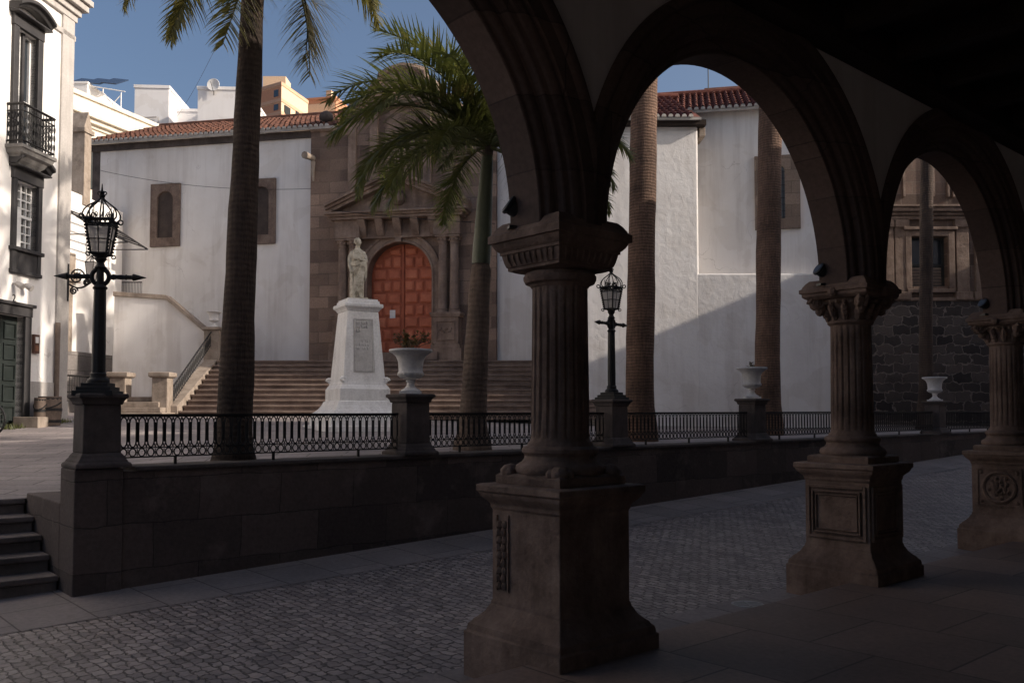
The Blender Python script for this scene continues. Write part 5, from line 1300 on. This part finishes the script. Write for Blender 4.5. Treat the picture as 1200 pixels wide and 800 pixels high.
bc = ray(90, 300) * 38.0; BE = Vector((.346, .938)).normalized()
BF = Frame((bc.x, bc.y), (BE.x, BE.y), (BE.y, -BE.x))
bz = lambda px, py: BF.hit(px, py)[1]
bh = thing('old_cream_house', 'old cream house with weathered stepped cornice behind the church roof', 'house', BF(0, -2, 1))
zt_ = bz(120, 122)
m = MB(BF); m.box(-6, 16, -5, 0, 0, zt_ - .6); m.build('wall', 'cream_wall', bh)
m = MB(BF)
for v, z0, z1 in ((.05, -2.3, -2.1), (.12, -2.1, -1.9), (.10, -1.3, -1.15), (.28, -1.15, -.95), (.45, -.95, -.75), (.10, -.75, -.1), (.2, -.1, .1)): m.box(-6, 16.2 + v, -5, v, zt_ + z0, zt_ + z1 - .001)
m.build('cornice', 'cream_wall', bh, bevel=.02)
m = MB(BF); a, z1 = BF.hit(84, 160)[0], bz(86, 156); m.box(a - .6, a + 1.2, .0, .06, z1 - 2.2, z1 - .2); m.box(a - .3, a + .9, .061, .10, z1 - 1.9, z1 - .5); m.build('window', 'dark_wood', bh)
rb = thing('roof_room', 'white rooftop room carrying solar panels, behind the cream house', 'building', BF(3, -4, zt_))
sp0 = at(88, 97, 44); sp1 = at(127, 120, 44)
m = MB(ID); m.box(sp0.x - 3, sp1.x - .6, 43, 47, zt_ - 3, at(100, 97, 43).z - .05); m.build('wall', 'far_white', rb); m = MB(ID); m.box(sp0.x - 3.05, sp1.x - .55, 42.95, 47.05, at(100, 97, 43).z - .05, at(100, 97, 43).z + .05); m.build('parapet', 'far_white', rb)
so2 = thing('solar_panel', 'row of dark tilted solar panels on a metal frame on the white rooftop', 'solar panel', at(105, 97, 43.5))
zr = at(100, 97, 43.5).z - .22
m = MB(ID)
for i in range(3): x = sp0.x + .05 + i * .82; m.hexa([(x, 43.2, zr + .08), (x + .76, 43.2, zr + .0), (x + .76, 44.6, zr + .74), (x, 44.6, zr + .82)], [(x, 43.17, zr + .12), (x + .76, 43.17, zr + .04), (x + .76, 44.57, zr + .78), (x, 44.57, zr + .86)])
m.build('panels', 'panel_blue', so2)
m = MB(ID); xx = sp1.x + .1
for p, q in (((xx, 43.2, zr - 1.6), (xx, 43.2, zr - .2)), ((xx + .9, 43.2, zr - 1.6), (xx + .9, 43.2, zr - .4)), ((xx - .7, 43.2, zr - .05), (xx + 1.1, 43.2, zr - .35)), ((xx, 43.2, zr - 1.5), (xx + .9, 43.2, zr - .5)), ((xx, 43.2, zr - .4), (xx + .9, 43.2, zr - 1.4)), ((xx - .6, 43.2, zr - .9), (xx, 43.2, zr - .3))): m.bar(p, q, .05)
m.build('metal_frame', 'white_paint', so2)

def block(name, label, cat, px0, px1, pyt, D, depth, mat, rot, grp=None):
    p = at(px0, pyt, D); q = at(px1, pyt, D); w_ = (q.x - p.x)
    F = Frame((p.x, D), (math.cos(rot), math.sin(rot)), (math.sin(rot), -math.cos(rot)))
    t = thing(name, label, cat, (p.x, D, 5), 0, grp)
    m = MB(F); m.box(0, w_ / math.cos(rot), -depth, 0, 0, p.z); m.build('wall', mat, t)
    m = MB(F); m.box(-.06, w_ / math.cos(rot) + .06, -depth - .06, .06, p.z + .001, p.z + .22); m.build('parapet', mat, t)
    return t, F, p.z, w_ / math.cos(rot)
t, F, z, w_ = block('rooftop_house', 'plain white cubic house top between the cream house and palm trunk', 'building', 158, 197, 103, 62, 5, 'far_white', R(4))
m = MB(F); m.tube([(.5, .12, z - 2.2), (1.6, .12, z - 2.1)], .05, 5); m.tube([(1.7, .1, z - 2.1), (1.7, .1, z - 6)], .03, 5); m.build('pipe', 'grey_band', t)
m = MB(F); m.box(w_ - .02, w_ + .05, -3, -2, z - 2, z - .9); m.build('window', 'trim_grey', t)
t, F, z, w_ = block('rooftop_house', 'low white link block with an opening painted as grey shade between two white cubes', 'building', 196, 234, 131, 64, 4, 'far_white', R(2))
m = MB(F); m.box(1.2, w_ - .2, .0, .04, z - 6, z - 1.0); m.build('painted_shade_opening', 'grey_band', t)  # flat sheet on the wall, the opening's shade is its grey colour
t, F, z, w_ = block('rooftop_house', 'white cubic house top carrying a round satellite dish, beside the palm trunk', 'building', 232, 288, 105, 60, 6, 'far_white', R(3))
dk = thing('satellite_dish', 'round white satellite dish on top of a white rooftop', 'satellite dish', at(250, 106, 59.8))
m = MB(); m.lathe(0, 0, [(.03, 0), (.35, .04), (.58, .14), (.56, .16), (.02, .06)], 24); m.v = [(x * .75, -z + .1, y * .75 + .38) for x, y, z in m.v]; m.build('dish', 'white_paint', dk, smooth=40)
m = MB(); m.bar((0, .1, -.3), (0, .1, .45), .07); m.bar((0, 0, -.1), (0, -.55, .4), .04); m.build('mast', 'iron_trim', dk)
ap = thing('apartment_block', 'tall orange and sand coloured apartment block rising behind the church roof', 'building', at(330, 140, 85))
OF = Frame((at(330, 100, 82).x, 82), (math.cos(R(38)), math.sin(R(38))), (math.sin(R(38)), -math.cos(R(38))))
oz = lambda py: at(330, py, 82).z
LF = Frame((at(330, 100, 82).x, 82), (math.cos(R(-28)), math.sin(R(-28))), (math.sin(R(-28)), -math.cos(R(-28))))
m = MB(ID)
p0 = at(330, 96, 82); pl_ = at(298, 99, 84); pr = at(361, 108, 87); pk = Vector((pr.x - (330 - 298) / F_PX * 84, 91, 0))
def prism(m, pts, z0, z1): m.rings([[(p.x, p.y, z) for p in pts] for z in (z0, z1)])
quad = [Vector((p0.x, p0.y, 0)), Vector((pr.x, pr.y, 0)), pk, Vector((pl_.x, pl_.y, 0))]
prism(m, quad, 0, oz(99)); m.build('wall', 'pale_orange', ap)
cen = sum(quad, Vector((0, 0, 0))) / 4
for py0, py1, k in ((100, 96, 1.03), (119, 115, 1.03), (134, 130, 1.03)):
    m = MB(ID); prism(m, [cen + (p - cen) * k for p in quad], oz(py0), oz(py1)); m.build('balcony_band', 'pale_orange' if k > 1.04 else 'orange_band', ap)
# orange left face, windows, stair heads
e = Vector((pl_.x - p0.x, pl_.y - p0.y, 0)); n_ = Vector((e.y, -e.x, 0)).normalized(); n_ = n_ if n_.y < 0 else -n_
def facep(k, z, o): q = p0 + e * k; return (q.x + n_.x * o, q.y + n_.y * o, z)
def panel(k0, k1, z0, z1, o): 
    m = MB(ID); m.add([facep(k0, z0, o), facep(k1, z0, o), facep(k1, z1, o), facep(k0, z1, o), facep(k0, z0, -.2), facep(k1, z0, -.2), facep(k1, z1, -.2), facep(k0, z1, -.2)], [(0, 1, 2, 3), (4, 7, 6, 5), (0, 4, 5, 1), (1, 5, 6, 2), (2, 6, 7, 3), (3, 7, 4, 0)]); return m
for a_, b_ in ((115, 101), (130, 120), (150, 135)): panel(.02, .98, oz(a_), oz(b_), .02).build('side_wall', 'orange_wall', ap)
for a_, b_ in ((112, 104), (128, 121)): panel(.10, .26, oz(a_), oz(b_), .05).build('window', 'window_glass', ap); 
e2 = Vector((pr.x - p0.x, pr.y - p0.y, 0)); n2 = Vector((e2.y, -e2.x, 0)).normalized(); n2 = n2 if n2.x > 0 else -n2
for k0, k1, a_, b_ in ((.52, .62, 128, 119), (.80, .93, 132, 121), (.1, .3, 131, 121)):
    m = MB(ID); pts = [(p0 + e2 * k) for k in (k0, k1)]
    m.hexa([tuple(pts[0] + Vector((n2.x * .1, n2.y * .1, oz(a_) - pts[0].z))), tuple(pts[1] + Vector((n2.x * .1, n2.y * .1, oz(a_) - pts[1].z))), tuple(pts[1] + Vector((-n2.x * .2, -n2.y * .2, oz(a_) - pts[1].z))), tuple(pts[0] + Vector((-n2.x * .2, -n2.y * .2, oz(a_) - pts[0].z)))],
           [tuple(pts[0] + Vector((n2.x * .1, n2.y * .1, oz(b_) - pts[0].z))), tuple(pts[1] + Vector((n2.x * .1, n2.y * .1, oz(b_) - pts[1].z))), tuple(pts[1] + Vector((-n2.x * .2, -n2.y * .2, oz(b_) - pts[1].z))), tuple(pts[0] + Vector((-n2.x * .2, -n2.y * .2, oz(b_) - pts[0].z)))]); m.build('window', 'dark_wood', ap)
m = MB(ID); q0, q1 = at(308, 93, 86), at(317, 93, 86); m.box(q0.x, q1.x + 1.5, 86, 88, oz(100), q0.z + .3); m.build('stair_head', 'pale_orange', ap)
t, F, z, w_ = block('apartment_block', 'low orange rooftop with a chimney at the right of the apartment block', 'building', 358, 395, 118, 92, 6, 'orange_wall', R(-12))
m = MB(F); m.box(w_ * .55, w_ * .72, -2, -1, z, z + 1.3); m.build('chimney', 'pale_orange', t)
m = MB(F); m.box(.1, w_ - .1, .07, .12, z - 1.4, z - .5); m.build('balcony_band', 'pale_orange', t)

# overhead wires
def wire(a, b, sag, lab, r=.012):
    m = MB(ID); m.tube([tuple(Vector(a).lerp(Vector(b), i / 24) - Vector((0, 0, sag * 4 * (i / 24) * (1 - i / 24)))) for i in range(25)], r, 5)
    return tag(m.build('overhead_wire', 'iron'), lab, 'wire')
wire(at(118, 200, 31.2), at(365, 221, 29.9), .25, 'thin wire sagging across the white church wall', .008)
wire(at(388, 246, 29.0), at(580, 262, 26.5), .05, 'thin pale wire crossing in front of the carved church portal', .012)
wire(at(205, 140, 58), at(263, 34, 40), .3, 'thin wire slanting up across the blue sky beside the palm', .008)

# weeds at the foot of the white house
m = MB(ID); rnd = random.Random(5)
for i in range(420):
    k = rnd.random(); p = Vector(HF(-2.2 + 2.1 * k, .10 + .22 * rnd.random() ** 2, 0)); z = plaza_at(p.x, p.y); h_ = rnd.uniform(.03, .13); a = rnd.uniform(0, 6.28); dx, dy = math.cos(a) * .012, math.sin(a) * .012; lx, ly = rnd.uniform(-.05, .05), rnd.uniform(-.05, .05)
    m.add([(p.x - dx, p.y - dy, z - .01), (p.x + dx, p.y + dy, z - .01), (p.x + lx, p.y + ly, z + h_)], [(0, 1, 2)])
o = m.build('weeds', 'palm_leaf', recalc=False); struct(tag(o, 'thin green weeds growing along the foot of the white house', 'weeds'), 'stuff')
